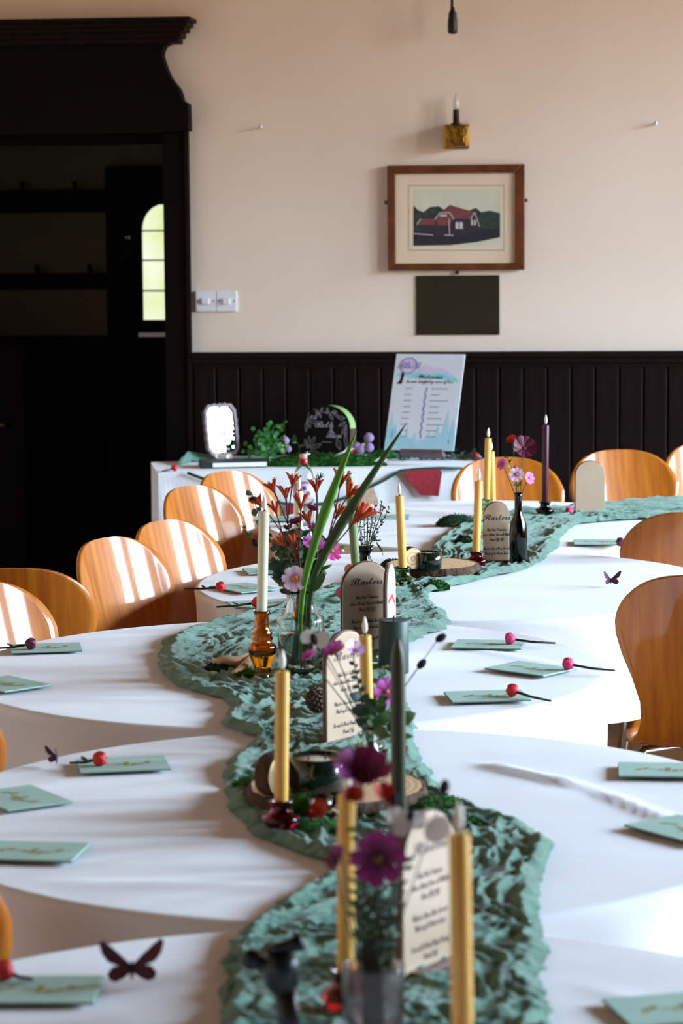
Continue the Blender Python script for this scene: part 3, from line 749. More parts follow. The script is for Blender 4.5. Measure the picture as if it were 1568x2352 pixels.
taper_candle('burgundy taper candle on the far table before the plywood chairs', (1253, 976), (1251, 1156), ty(1251, 1186), 'candle_burgundy', 'dark glass holder under the burgundy candle', 'squat', 'glass_dark')
p = at_z(904, 1545)
pc = thing('pillar_candle', 'thick dark green pillar candle behind the tall olive candle', 'candle', p)
MB().lathe([(.031, 0), (.0325, .003), (.0325, .112), (.031, .1145), (.026, .1135), (.012, .111), (.001, .1105)], 40).build('wax', 'candle_green', pc)
MB().tube([(0, 0, .11), (.002, 0, .124)], .0014, 6).build('wick', 'wick', pc)

# ------------------------------------------------------------------ wood, bowls, moss, cones
def wood_slice(label, px, py, dia, thick, seed):
    p = at_z(px, py, .76)
    t = thing('wood_slice', label, 'wood slice', (p.x, p.y, .760), seed, 'log slices')
    def rad(a): return dia / 2 * (1 + .05 * noise.noise((math.cos(a) * 1.3, math.sin(a) * 1.3, seed)) + .02 * noise.noise((math.cos(a) * 6, math.sin(a) * 6, seed)))
    n = 64
    MB().slab([(rad(2 * PI * k / n) * .965 * math.cos(2 * PI * k / n), rad(2 * PI * k / n) * .965 * math.sin(2 * PI * k / n)) for k in range(n)], .001, thick).build('wood', 'wood_slice', t, False)
    def bk(u, v):
        a = 2 * PI * u; r = rad(a); pr = [(.955, thick + .0004), (.985, thick + .001), (1.0, thick * .75), (1.012, thick * .5), (1.0, thick * .2), (.97, 0)]
        k, z = pr[round(v * 5)]; k += .012 * noise.noise((math.cos(a) * 14, math.sin(a) * 14, v * 3 + seed))
        return (r * k * math.cos(a), r * k * math.sin(a), z)
    MB().grid(bk, 96, 6, True).build('bark', 'bark', t)
    return p, .760 + thick
S1, z1 = wood_slice('flat wood slice with bark under the dark green candle bowl, second table', 778, 1836, .30, .024, .4)
S2, z2 = wood_slice('flat wood slice with bark edge on the fourth table, far right of the starters board', 992, 1316, .255, .026, 1.9)
def log_round(label, px, py, z, dia, thick, rz):
    p = at_z(px, py, z)
    t = thing('log_round', label, 'log slice', (p.x, p.y, z), rz, 'upright log rounds')
    ro = Matrix.Translation((0, 0, dia / 2)) @ Matrix.Rotation(PI / 2, 4, 'X')
    a = MB().lathe([(dia / 2 * .93, -thick / 2), (dia / 2 * .94, thick / 2)], 36).build('wood', 'wood_slice', t, False); a.matrix_local = ro
    def bk(u, v):
        an = 2 * PI * u; r = dia / 2 * (1 + .03 * noise.noise((math.cos(an) * 5, math.sin(an) * 5, px))) * (1 if .1 < v < .9 else .93)
        return (r * math.cos(an), r * math.sin(an), (v - .5) * thick * .99)
    b = MB().grid(bk, 40, 6, True).build('bark', 'bark', t); b.matrix_local = ro
log_round('small log round standing on edge behind the magenta candle holder', 628, 1828, z1 + .001, .072, .03, 1.0)
log_round('small log round standing on edge behind the ribbed green holder', 942, 1308, z2 + .001, .062, .028, .55)
def bowl(label, px, py, z, r, h):
    p = at_z(px, py, z)
    t = thing('candle_bowl', label, 'candle', (p.x, p.y, z), 0, 'dark green bowl candles')
    MB().lathe([(r * .9, 0), (r * .98, .004), (r, h * .5), (r, h), (r * .94, h), (r * .94, h * .86), (.001, h * .86)], 40).build('bowl', 'bowl_green', t)
    MB().lathe([(r * .92, h * .865), (r * .9, h * .885), (.001, h * .89)], 40).build('wax', 'wax_cream', t)
    for k in (-1, 1): MB().tube([(k * r * .3, 0, h * .88), (k * r * .3, .002, h * 1.06)], .0015, 6).build('wick', 'wick', t)
bowl('dark green glass bowl candle with cream wax on the nearer wood slice', 728, 1822, z1 + .001, .046, .062)
bowl('small black-green bowl candle on the far wood slice', 985, 1306, z2 + .001, .0345, .046)
for px, py, lab in ((737, 1868, 'left of the two'), (782, 1862, 'right of the two')):
    p = at_z(px, py, z1)
    t = thing('tealight_glass', 'tiny clear glass tealight cup on the slice, ' + lab, 'tealight', (p.x, p.y, z1 + .001), 0, 'tealight cups')
    MB().lathe([(.014, 0), (.018, .003), (.0195, .026), (.0185, .026), (.0165, .006), (.001, .005)], 28).build('cup', 'glass_clear', t)
    MB().lathe([(.0155, .007), (.0158, .014), (.001, .0145)], 24).build('wax', 'wax_cream', t)
def moss(label, px, py, r, h, seed, m='moss', z=.757, n=700, sq=(1, 1), tuft=1.):
    p = at_z(px, py, z); rnd = random.Random(seed)
    b = MB()
    def fn(u, v):
        a = 2 * PI * u; q = v
        rr = r * (1 - q * q) ** .5 if q < 1 else 0
        k = 1 + .3 * noise.noise((math.cos(a) * 1.6, math.sin(a) * 1.6, seed)) + .12 * noise.noise((math.cos(a) * 5, math.sin(a) * 5, seed + q * 4))
        return (rr * k * math.cos(a) * sq[0], rr * k * math.sin(a) * sq[1], h * q * (1 + .15 * noise.noise((a, q * 5, seed))))
    b.grid(fn, 40, 9, True)
    for i in range(n):
        P = V(fn(rnd.random(), rnd.random() ** 1.6 * .97)); d = V((P.x, P.y, P.z * 1.5 + .01)).normalized() + V((rnd.gauss(0, .5), rnd.gauss(0, .5), rnd.gauss(.2, .4)))
        L = rnd.uniform(.003, .007) * tuft; b.leaf(P - d * .001, P + d.normalized() * L, L * .5, (rnd.random(), rnd.random(), rnd.random()), 2)
    o = b.build('moss_clump', m); o.location = (p.x, p.y, z - .004)
    tag(o, label, 'moss', 'moss clumps')
moss('dark moss clump left of the amber candle holder', 505, 1540, .034, .02, 1, 'moss_dark')
moss('small green moss tuft at the foot of the amber candle holder', 565, 1556, .026, .016, 2)
moss('moss clump left of the upright log round on the second table', 578, 1815, .034, .026, 3)
moss('moss heaped before the dark green bowl candle on the wood slice', 692, 1852, .03, .022, 4, z=z1)
moss('moss clump trailing in front of the nearer wood slice', 720, 1905, .05, .018, 5, sq=(1.3, .8))
moss('bright moss clump right of the nearer wood slice', 1000, 1858, .05, .024, 6, sq=(1.4, .8))
moss('moss clump beside the lunaria discs, behind the nearest yellow candle', 1065, 1895, .03, .016, 61)
moss('green moss clump before the far wood slice', 1002, 1350, .032, .022, 7)
moss('dark moss behind the starters board, beside the ribbed green holder', 900, 1300, .035, .022, 8, 'moss_dark')
moss('dark moss mound on the far side of the fourth table', 1045, 1205, .06, .035, 9, 'moss_dark')
moss('small dark moss patch beside the wine-red holder', 1065, 1250, .03, .03, 10, 'moss_dark')
b = at_z(540, 1535)
dw = thing('driftwood', 'pale forked driftwood branch left of the amber candle holder', 'driftwood', (b.x, b.y, .757))
def dwp(px, py, z): p = at_z(px, py, z); return V((p.x - b.x, p.y - b.y, z - .757))
MB().tube([dwp(488, 1520, .777), dwp(515, 1517, .779), dwp(545, 1520, .776), dwp(578, 1508, .778), dwp(615, 1500, .775)], [.006, .010, .012, .011, .008], 10).build('branch', 'driftwood', dw)
MB().tube([dwp(580, 1510, .778), dwp(560, 1532, .774), dwp(535, 1545, .768)], [.011, .009, .004], 10).build('fork', 'driftwood', dw)
p = at_z(727, 1640)
t = thing('pinecone', 'brown pinecone lying on the green runner beside the menu board', 'pinecone', (p.x, p.y, .764))
MB().ball((0, 0, .021), .019, 16, 10, (1, 1, 1.12)).build('core', 'pinecone', t)
b = MB()
for k in range(90):
    q = (k + .5) / 90; th = k * 2.39996; ph = math.acos(1 - 2 * q)
    d = V((math.sin(ph) * math.cos(th), math.sin(ph) * math.sin(th), math.cos(ph)))
    c = V((0, 0, .021)) + V((d.x, d.y, d.z * 1.12)) * .0205
    b.ball(c, .0036, 6, 5, (1, 1, .8))
b.build('scales', 'pinecone', t)['kind'] = 'stuff'

# ------------------------------------------------------------------ menu boards
def arch_poly(w_, h_, n=20):
    r = w_ / 2; return [(-r, 0), (r, 0)] + [(r * math.cos(PI * k / n), h_ - r + r * math.sin(PI * k / n)) for k in range(n + 1)]
MENU = [('Thai Cod Fishcakes,', .125), ('Asian Salad, Creme & Chilli', .155), ('Sauce (Gf, Df)', .185), None, ('Chicken Liver Pate, Tomato', 0), ('Chutney & Rustic Toast', 0), None, ('Tomato & Basil Soup, Crusty', 0), ('Bread (Vg)', 0)]
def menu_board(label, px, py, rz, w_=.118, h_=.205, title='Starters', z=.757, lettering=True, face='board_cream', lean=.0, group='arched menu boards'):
    p = at_z(px, py, z)
    t = thing('menu_board', label, 'menu sign', (p.x, p.y, z), 0, group, rot=(lean, 0, rz))
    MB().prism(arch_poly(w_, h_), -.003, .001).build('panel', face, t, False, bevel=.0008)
    MB().prism([(x * 1.03, zz * 1.012) for x, zz in arch_poly(w_, h_)], .0012, .007).build('backing', 'board_edge', t, False, bevel=.0008)
    MB().box2((-w_ * .4, -.022, 0), (w_ * .4, -.004, .008)).build('foot', 'board_edge', t, False, bevel=.001)
    MB().box2((-w_ * .4, .008, 0), (w_ * .4, .028, .008)).build('foot', 'board_edge', t, False, bevel=.001)
    if lettering:
        letters(title, .026, 0, h_ - .043, -.0033, t, sx=.92)
        zz = h_ - .078
        for ln in MENU:
            if ln is None: zz -= .012; continue
            letters(ln[0], .0122, 0, zz, -.0033, t, sx=.58, bold=.012); zz -= .0138
    return t
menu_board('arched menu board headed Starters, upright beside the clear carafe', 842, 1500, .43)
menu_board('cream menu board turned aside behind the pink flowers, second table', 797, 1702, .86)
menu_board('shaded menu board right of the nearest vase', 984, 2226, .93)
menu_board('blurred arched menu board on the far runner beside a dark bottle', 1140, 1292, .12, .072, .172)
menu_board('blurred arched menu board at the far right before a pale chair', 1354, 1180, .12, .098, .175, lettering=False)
t = menu_board('narrow white arched card turned edge-on beside the starters board', 897, 1508, 1.40, .118, .205, lettering=False, face='sign_white', group='white card')
for q in range(4): MB().box2((-.03, -.0034, .03 + q * .018), (.035 - .01 * (q % 2), -.0031, .033 + q * .018)).build('ink_line', 'ink', t, False)
MB().prism([(-.05, .122), (.0, .132), (.045, .108), (.045, .118), (.01, .14), (-.05, .134)], -.0036, -.0031).build('red_flash', 'bud_red', t, False)
p = at_z(800, 1492)
t = thing('disc_pick', 'coral and pink round discs on a pick, peeping left of the starters board', 'decoration', (p.x, p.y + .03, .757))
Yd = p.y + .03
for px, py, r, m_ in ((803, 1308, .0125, 'coral'), (796, 1330, .012, 'coral'), (784, 1361, .0135, 'coral_pink'), (790, 1374, .010, 'coral_pink')):
    c = at_y(px, py, Yd) - t.location
    o = MB().lathe([(r * .95, -.0015), (r, 0), (r * .95, .0015)], 24).build('disc', m_, t, False); o.matrix_local = Matrix.Translation(c) @ Matrix.Rotation(PI / 2, 4, 'X')
MB().tube([(0, 0, 0), (-.002, .002, .11), at_y(803, 1310, Yd) - t.location + V((0, .003, 0))], .0015, 6).build('stick', 'driftwood', t)
MB().tube([(0, 0, .03), at_y(784, 1361, Yd) - t.location + V((0, .003, 0))], .0015, 6).build('stick', 'driftwood', t)

# ------------------------------------------------------------------ place cards, rose buds, butterflies
CARDS = [((105, 1489), (10, 1492), (205, 1486), 'behind the red-tipped bud at the far left, third table'), ((15, 1572), (-40, 1560), (60, 1582), 'cut by the left edge on the third table'),
         ((282, 1757), (190, 1780), (400, 1771), 'under a red bud, left on the second table'), ((45, 1834), (-40, 1808), (90, 1862), 'turned cornerwise at the left edge, second table'),
         ((70, 1957), (0, 1925), (185, 1930), 'lower left of the second table'), ((82, 2275), (0, 2237), (222, 2237), 'large and near, beside the dark red butterfly'),
         ((560, 1351), (500, 1340), (610, 1362), 'turned cornerwise on the left rim of the fourth table'), ((600, 1387), (530, 1388), (660, 1382), 'partly behind the ivory candle on the fourth table'),
         ((1122, 1481), (1043, 1492), (1195, 1495), 'top of the three right of the olive candle'), ((1218, 1537), (1140, 1530), (1290, 1550), 'turned cornerwise, middle of the three right of the olive candle'),
         ((1118, 1600), (1062, 1616), (1200, 1612), 'lowest of the three right of the olive candle'), ((1525, 1770), (1445, 1788), (1600, 1790), 'right edge of the second table, upper one'),
         ((1575, 1906), (1505, 1890), (1620, 1920), 'right edge of the second table, lower one'), ((1560, 2318), (1480, 2330), (1640, 2318), 'in the bottom right corner'),
         ((1378, 1246), (1320, 1247), (1425, 1247), 'pale one on the right of the far table'), ((884, 1188), (850, 1190), (915, 1190), 'far one on the back table behind the burgundy flower'),
         ((640, 1192), (600, 1192), (690, 1192), 'far one behind the bouquet on the back table'), ((628, 1311), (570, 1314), (690, 1310), 'behind the bouquet on the fourth table')]
cm = MB().box2((-.079, -.058, 0), (.079, .058, .0022)).mesh('card', False); cm.materials.append(MATS['sage_card'])
ce = MB().box2((-.080, -.059, -.0012), (.080, .059, -.0002)).mesh('lower_leaf', False); ce.materials.append(MATS['card_dark_edge'])
gm = MB(); rnd = random.Random(7)
for k in range(9):
    x = -.05 + k * .0125; gm.add([(x, -.012 + .01 * math.sin(k), .0024), (x + .010, -.010 + .01 * math.sin(k), .0024), (x + .012, .004 + .01 * math.sin(k * 2), .0024), (x + .002, .002 + .01 * math.sin(k * 2), .0024)], [(0, 1, 2, 3)])
gm = gm.mesh('gold_motif', False); gm.materials.append(MATS['gold_print'])
for c, a, b, lab in CARDS:
    p = at_z(*c, .756); A, B = at_z(*a, .756), at_z(*b, .756)
    t = thing('place_card', 'sage green card, ' + lab, 'place card', (p.x, p.y, .7565), math.atan2(B.y - A.y, B.x - A.x), 'sage place cards')
    for nm, me in (('card', cm), ('lower_leaf', ce), ('gold_motif', gm)):
        o = bpy.data.objects.new(nm, me); COL.objects.link(o); o.parent = t
BUDS = [((70, 1478), (-20, 1490), 'bud_wine', 'dark red', 'on the far-left card of the third table'), ((228, 1742), (160, 1752), 'bud_red', 'red', 'on the left card of the second table'), ((10, 2228), (75, 2250), 'bud_red', 'large red', 'cut by the left edge near the butterfly'),
        ((506, 1347), (424, 1352), 'bud_red', 'red', 'at the left rim of the fourth table'), ((588, 1383), (497, 1394), 'bud_red', 'red', 'beside the ivory candle on the fourth table'), ((1171, 1466), (1275, 1477), 'bud_pink', 'pink', 'on the upper of the three right-hand cards'),
        ((1304, 1524), (1412, 1540), 'bud_pink', 'large pink', 'on the cornerwise right-hand card'), ((1177, 1585), (1265, 1610), 'bud_red', 'coral red', 'on the lowest of the three right-hand cards'), ((1424, 1244), (1452, 1250), 'bud_wine', 'wine', 'on the pale card of the far table'),
        ((646, 1303), (598, 1308), 'bud_pink', 'small pink', 'behind the bouquet on the fourth table'), ((1306, 1172), (1275, 1182), 'bud_pink', 'pink', 'lying on the far runner'), ((400, 1074), (372, 1082), 'bud_red', 'red', 'at the left end of the sign table'), ((1094, 1048), (1064, 1055), 'bud_red', 'red', 'at the right end of the sign table')]
for (bx, by), (sx, sy), m_, col, lab in BUDS:
    sg = by < 1100; zt = SZ + .003 if sg else .7592
    p = at_z(bx, by, zt + .013); q = at_z(sx, sy, zt + .003)
    t = thing('rose_bud', '%s artificial rosebud with dark stem, %s' % (col, lab), 'rosebud', (p.x, p.y, zt), 0, 'rosebuds')
    d = V((q.x - p.x, q.y - p.y, 0)); dn = d.normalized()
    b = MB().ball((0, 0, .0125), .0125, 14, 9, (1, 1, 1), .25, bx)
    for k in range(6):
        a = k * PI / 3; n = V((-dn.x, -dn.y, 0)); s_ = V((-dn.y, dn.x, 0)); o_ = s_ * math.cos(a) + V((0, 0, 1)) * math.sin(a)
        b.leaf(V((0, 0, .0125)) - n * .009 + o_ * .004, V((0, 0, .0125)) + n * .011 + o_ * .010, .014, o_, 4, .6, .2)
    b.build('bloom', m_, t)
    MB().tube([dn * .006 + V((0, 0, .011)), d * .5 + V((0, 0, .005)), d + V((0, 0, .003))], [.003, .0026, .0022], 8).build('stem', 'stem_dark', t)
    MB().leaf(d * .45 + V((0, 0, .006)), d * .45 + V((0, 0, .012)) + V((dn.y, -dn.x, 0)) * .02 + dn * .015, .01, (0, 0, 1)).build('leaf', 'stem_dark', t)
def butterfly(label, px, py, s, m_, rz, tilt=.35):
    p = at_z(px, py, .757)
    t = thing('butterfly', label, 'butterfly', (p.x, p.y, .757), 0, 'decorative butterflies', rot=(0, 0, rz))
    up = [(0, .018), (.012, .03), (.03, .048), (.042, .058), (.047, .054), (.043, .038), (.034, .026), (.022, .02), (0, .012)]
    lo = [(0, .014), (.014, .019), (.028, .019), (.036, .010), (.033, .001), (.024, -.003), (.014, .0), (.004, .006)]
    for sx in (-1, 1):
        for nm, pl_ in (('forewing', up), ('hindwing', lo)):
            pts = [(x * s * sx, z * s + .004 * s) for x, z in pl_]
            if sx < 0: pts = pts[::-1]
            o = MB().prism(pts, -.0006, .0006).build(nm, m_, t, False); o.rotation_euler = (0, 0, -sx * tilt)
    MB().tube([(0, -.002, .003 * s), (0, -.003, .012 * s), (0, -.002, .028 * s)], [.0016 * s, .003 * s, .0018 * s], 8).build('body', 'butterfly_body', t)
butterfly('dark red paper butterfly on the nearest table', 303, 2252, .92, 'butterfly_red', .1)
butterfly('small plum paper butterfly on the right of the fourth table', 1402, 1342, .62, 'butterfly_plum', .2, .6)
butterfly('tiny plum butterfly beside the red bud on the left of the second table', 132, 1752, .5, 'butterfly_plum', -.9, .7)
p = at_z(668, 2420, .757)
t = thing('tap_fitting', 'dark teal tap-shaped fitting on a slim stem at the bottom edge', 'fitting', (p.x, p.y, .757))
def tp(px, py, dy=0.): return at_y(px, py, p.y + dy) - t.location
MB().tube([(0, 0, 0), tp(664, 2352), tp(652, 2262)], [.013, .0125, .014], 16).build('stem', 'bottle_teal', t)
MB().tube([tp(648, 2278), tp(647, 2262), tp(644, 2215), tp(643, 2196), tp(643, 2190)], [.014, .020, .0215, .018, .012], 20).build('body', 'bottle_teal', t)
MB().tube([tp(612, 2180), tp(640, 2178), tp(672, 2170), tp(694, 2162)], [.006, .007, .009, .011], 12).build('crossbar', 'bottle_teal', t)
MB().ball(tp(577, 2203), .0125, 14, 9, (1.05, 1, 1)).build('knob', 'bottle_teal', t)
MB().tube([tp(580, 2206), tp(612, 2218), tp(640, 2224)], .007, 10).build('spout', 'bottle_teal', t)

# ------------------------------------------------------------------ vases
CAR = [(.040, 0), (.045, .003), (.0465, .03), (.0495, .09), (.051, .112), (.0495, .120), (.040, .127), (.0315, .138), (.0275, .153), (.0285, .168), (.0318, .180)]
def vase(name, label, base, prof, m, cat, floor=.006, t=.0025, water=0., ribs=0, rib=0.):
    v = thing(name, label, cat, base)
    MB().lathe(hollow(prof, t, floor), 56, ribs=ribs, rib=rib).build('glass_body', m, v)
    if water:
        pr = [(r - t * .9, z) for r, z in prof if floor < z < water]; pr = [(pr[0][0], floor + .0012)] + pr + [(pr[-1][0], water)]
        MB().lathe(pr, 48).build('water', 'water', v)
    return V(base)
bA = at_z(691, 1546, .759); vA = vase('carafe_vase', 'clear glass carafe holding the tall bouquet beside the starters board', (bA.x, bA.y, .759), CAR, 'glass_clear', 'vase', water=.085)
bB = at_z(850, 1790, .785); vB = vase('bud_vase', 'small clear bottle vase of pink flowers and leaves on the wood slice', (bB.x, bB.y, .785), [(.022, 0), (.025, .003), (.026, .03), (.024, .042), (.014, .054), (.0115, .064), (.0115, .082), (.015, .09)], 'glass_clear', 'vase', water=.04)
YC = 2.93; tC = at_y(857, 2216, YC)
HC = tC.z - .759
vC = vase('tumbler_vase', 'smoky glass cylinder vase nearest the camera at the bottom edge', (tC.x, tC.y, .759), [(.033, 0), (.0355, .004), (.0355, HC * .5), (.0362, HC * .98), (.0365, HC)], 'glass_smoke', 'vase')
bD = at_z(838, 1346, .759); vD = vase('pleated_vase', 'dark green pleated glass vase behind the starters board', (bD.x, bD.y, .759), [(.018, 0), (.023, .004), (.026, .03), (.022, .06), (.014, .078), (.0125, .084), (.018, .094), (.025, .104)], 'glass_dark', 'vase', ribs=16, rib=.05)
bE = at_z(1190, 1294, .759); vE = vase('bottle_vase', 'dark brown bottle vase of burgundy flowers beside the far menu board', (bE.x, bE.y, .759), [(.022, 0), (.025, .004), (.0255, .09), (.022, .115), (.012, .14), (.0105, .15), (.0105, .19), (.0125, .2)], 'glass_dark', 'vase')

# ------------------------------------------------------------------ flowers
PET = {}
def petal_mesh(m_):
    if m_ in PET: return PET[m_]
    def fn(u, v):
        x = .10 + .90 * v; a = u * 2 - 1
        w_ = .05 + .25 * math.sin(min(1, v * 1.08) * PI * .56) ** .9
        tip = (.045 * math.cos(a * PI * 3) - .10 * a * a) * (v ** 6)
        return (x + tip, a * w_, .10 * v * v - .06 * a * a * v + .012 * math.cos(a * 9) * v)
    me = MB().grid(fn, 9, 8).mesh('petal'); me.materials.append(MATS[m_]); PET[m_] = me; return me
def basis(n):
    n = V(n).normalized(); x = n.orthogonal().normalized(); y = n.cross(x); return Matrix((x, y, n)).transposed().to_4x4()
def stem_pts(a, b, bow, seg=6):
    a, b = V(a), V(b); L = (b - a).length; out = []
    for i in range(seg + 1):
        q = i / seg; p = a.lerp(b, q); p.x += bow * math.sin(PI * q) * L; p.z += .06 * L * math.sin(PI * q); out.append(p)
    return out
CURNECK = [None]
def via(base, end):
    if CURNECK[0] is None: return None
    c, r = CURNECK[0]; d = V((end.x - c.x, end.y - c.y, 0)); k = min(1, r / max(d.length, 1e-6)); return c + d * k * .75 - base
def stem_via(base, end, bow):
    v = via(base, end + base)
    if v is None or end.z < v.z + .02: return stem_pts((0, 0, 0), end, bow)
    a = V((0, 0, 0)); P = [a, a, v, end, end]; out = []
    for i in range(1, 3):
        for q in range(5): out.append(cat(P[i - 1], P[i], P[i + 1], P[i + 2], q / 5))
    return out + [end]
def cosmos(label, head, base, n, dia, m_, eye='flower_eye', npet=8, cup=0., bow=0., group='cosmos flowers', eye_r=.17, stem='stem_green', name='cosmos_flower', cat='flower'):
    base = V(base); head = V(head)
    t = thing(name, label, cat, base, 0, group)
    B = basis(n); R_ = dia / 2
    for k in range(npet):
        o = bpy.data.objects.new('petal', petal_mesh(m_)); COL.objects.link(o); o.parent = t
        o.matrix_local = Matrix.Translation(head - base) @ B @ Matrix.Rotation(2 * PI * k / npet + .1 * math.sin(k * 5), 4, 'Z') @ Matrix.Rotation(-cup + .06 * math.sin(k * 3), 4, 'Y') @ Matrix.Diagonal((R_, R_ * (8 / npet) ** .3, R_, 1))
    o = MB().ball((0, 0, .0), R_ * eye_r, 12, 8, (1, 1, .6)).build('flower_centre', eye, t); o.matrix_local = Matrix.Translation(head - base) @ B @ Matrix.Translation((0, 0, R_ * .05))
    o = MB().lathe([(.0012, -R_ * .22), (R_ * .13, -R_ * .1), (R_ * .14, 0)], 10).build('calyx', 'stem_green', t); o.matrix_local = Matrix.Translation(head - base) @ B
    MB().tube(stem_via(base, head - base - V(n).normalized() * R_ * .2, bow), .0011, 6).build('stem', stem, t)
    return t
def Q(px, py, Y): return at_y(px, py, Y)
def inv(b, dx=0., dy=0., dz=.012): return V((b.x + dx, b.y + dy, b.z + dz))
YA = vA.y
# bouquet A: tall bouquet in the carafe
CURNECK[0] = (V((vA.x, vA.y, vA.z + .158)), .022)
cosmos('pale pink cosmos with yellow eye facing forward at the carafe rim', Q(677, 1329, YA - .04), inv(vA, -.01), (-.1, -1, .12), .056, 'petal_pale', cup=.1, eye_r=.26)
cosmos('bright pink cosmos seen edge-on in the tall bouquet', Q(722, 1247, YA - .03), inv(vA, .0, .01), (.1, -.55, .85), .05, 'petal_pink')
cosmos('magenta cosmos tipped to the right in the tall bouquet', Q(762, 1266, YA - .02), inv(vA, .01, .0), (.45, -.7, .5), .046, 'petal_magenta')
cosmos('wine-purple cosmos in profile near the ivory candle, left in the bouquet', Q(683, 1204, YA + .02), inv(vA, -.005, .01), (-.3, .35, .9), .042, 'petal_plum', cup=.5)
cosmos('wine-purple cosmos in profile high in the middle of the bouquet', Q(714, 1174, YA + .02), inv(vA, .005, .012), (.35, .3, .9), .036, 'petal_plum', cup=.6)
cosmos('purple cosmos half hidden above the bright pink one', Q(719, 1216, YA + .01), inv(vA, .0, .014), (.2, -.3, .9), .034, 'petal_plum', cup=.4)
def paw(label, nodes, blooms, base, seed, m_='paw_rust'):
    base = V(base); rnd = random.Random(seed)
    t = thing('kangaroo_paw', label, 'flower', base, 0, 'kangaroo paw stems')
    MB().tube([p - base for p in nodes], [.0016] * len(nodes), 7).build('stem', 'paw_stem', t)
    for (B, frm, sc) in blooms:
        st_ = V(frm); d = (V(B) - st_).normalized()
        br = MB().tube([st_ - base, st_.lerp(V(B), .6) - base + V((0, 0, .002)), V(B) - d * .008 * sc - base], [.0014, .0014, .0022], 6)
        b = MB()
        for k in range(6):
            a = k * PI / 3 + rnd.random(); o_ = d.orthogonal().normalized(); o_ = Matrix.Rotation(a, 3, d) @ o_
            L = rnd.uniform(.024, .032) * sc; s_ = V(B) - d * .010 * sc - base
            m1 = s_ + d * L * .5 + o_ * L * .18; e = s_ + d * L * .92 + o_ * L * .42
            b.tube([s_, m1, e, e + (d * .3 + o_) * .003], [.0012 * sc, .0024 * sc, .0030 * sc, .0010], 6)
            b.leaf(e - o_ * .001, e + (d * .5 + o_ * .9).normalized() * .008 * sc, .004, o_.cross(d), 2)
        bl = b.build('bloom', m_, t); br.build('branch', 'paw_stem', bl)
def PA(px, py, dy=0.): return Q(px, py, YA + dy)
neck = inv(vA, 0, 0, .17)
paw('rust kangaroo paw stem with three blooms, top left of the bouquet', [inv(vA, -.01, .0), PA(694, 1345), PA(668, 1255), PA(660, 1195)], [(PA(627, 1124), PA(661, 1205), 1.), (PA(656, 1138), PA(660, 1195), 1.), (PA(672, 1108), PA(660, 1195), 1.05)], inv(vA, -.01, .0), 1)
paw('rust kangaroo paw stem with two blooms beside the ivory candle', [inv(vA, -.015, .005), PA(690, 1345, .01), PA(660, 1270, .01), PA(645, 1215, .01)], [(PA(632, 1172, .01), PA(645, 1215, .01), 1.), (PA(597, 1158, .02), PA(650, 1226, .01), 1.)], inv(vA, -.015, .005), 2)
paw('rust kangaroo paw stem with low blooms in the middle of the bouquet', [inv(vA, 0, -.01), PA(695, 1345, -.02), PA(685, 1270, -.02), PA(690, 1190, -.02)], [(PA(691, 1160, -.02), PA(689, 1195, -.02), 1.25), (PA(646, 1248, -.02), PA(686, 1290, -.02), 1.), (PA(673, 1248, -.02), PA(686, 1285, -.02), 1.1)], inv(vA, 0, -.01), 3)
paw('rust kangaroo paw stem rising beside the soda bottle label', [inv(vA, .01, .01), PA(702, 1345, .01), PA(722, 1240, .01), PA(728, 1170, .01)], [(PA(726, 1122, .01), PA(728, 1170, .01), 1.1), (PA(708, 1196, .01), PA(722, 1240, .01), 1.1)], inv(vA, .01, .01), 4)
paw('rust kangaroo paw stem behind the long green leaves', [inv(vA, .015, .0), PA(708, 1340, .02), PA(755, 1230, .02), PA(775, 1150, .02)], [(PA(782, 1108, .02), PA(775, 1150, .02), 1.2), (PA(803, 1134, .01), PA(768, 1190, .02), 1.35), (PA(776, 1180, .02), PA(758, 1225, .02), 1.)], inv(vA, .015, .0), 5)
paw('rust kangaroo paw stem lying low to the right over the sage candle', [inv(vA, .02, -.005), PA(712, 1340, -.03), PA(745, 1278, -.03), PA(795, 1222, -.03)], [(PA(822, 1188, -.03), PA(795, 1222, -.03), 1.8)], inv(vA, .02, -.005), 6)
def blade(label, pts, w_, m_, base):
    base = V(base); n = 24; vs = []; fs = []
    P = [V(p) - base for p in pts]
    def at(s):
        k = len(P); s *= k - 1; i = min(int(s), k - 2); g = lambda j: P[max(0, min(k - 1, j))]; return cat(g(i - 1), g(i), g(i + 1), g(i + 2), s - i)
    for i in range(n + 1):
        q = i / n; c = at(q); tg = (at(min(1, q + .02)) - at(max(0, q - .02))).normalized()
        sd = tg.cross(V((.25, 1, .1))).normalized(); nr = sd.cross(tg)
        h = w_ * .5 * (.22 + 1.15 * q if q < .6 else (.91 * (1 - ((q - .6) / .4) ** 1.4) + .004))
        vs += [c - sd * h + nr * h * .35, c - sd * h * .3, c + nr * h * .15, c + sd * h * .3, c + sd * h + nr * h * .35]
    for i in range(n):
        for j in range(4): a = i * 5 + j; fs.append((a, a + 1, a + 6, a + 5))
    o = MB().add(vs, fs).build('sword_leaf', m_, None, True, solid=.0007); o.location = base
    tag(o, label, 'leaf', 'long sword leaves')
blade('bright green sword leaf rising steeply from the tall bouquet', [inv(vA, .0, -.01, .02), PA(693, 1370, -.045), PA(727, 1230, -.06), PA(770, 1110, -.06), PA(819, 988, -.05)], .024, 'leaf_bright', inv(vA, .0, -.01, .02))
blade('dark green sword leaf slanting right to the welcome board', [inv(vA, .012, -.005, .02), PA(715, 1350, -.035), PA(757, 1250, -.045), PA(835, 1120, -.04), PA(935, 969, -.03)], .024, 'leaf_dark', inv(vA, .012, -.005, .02))
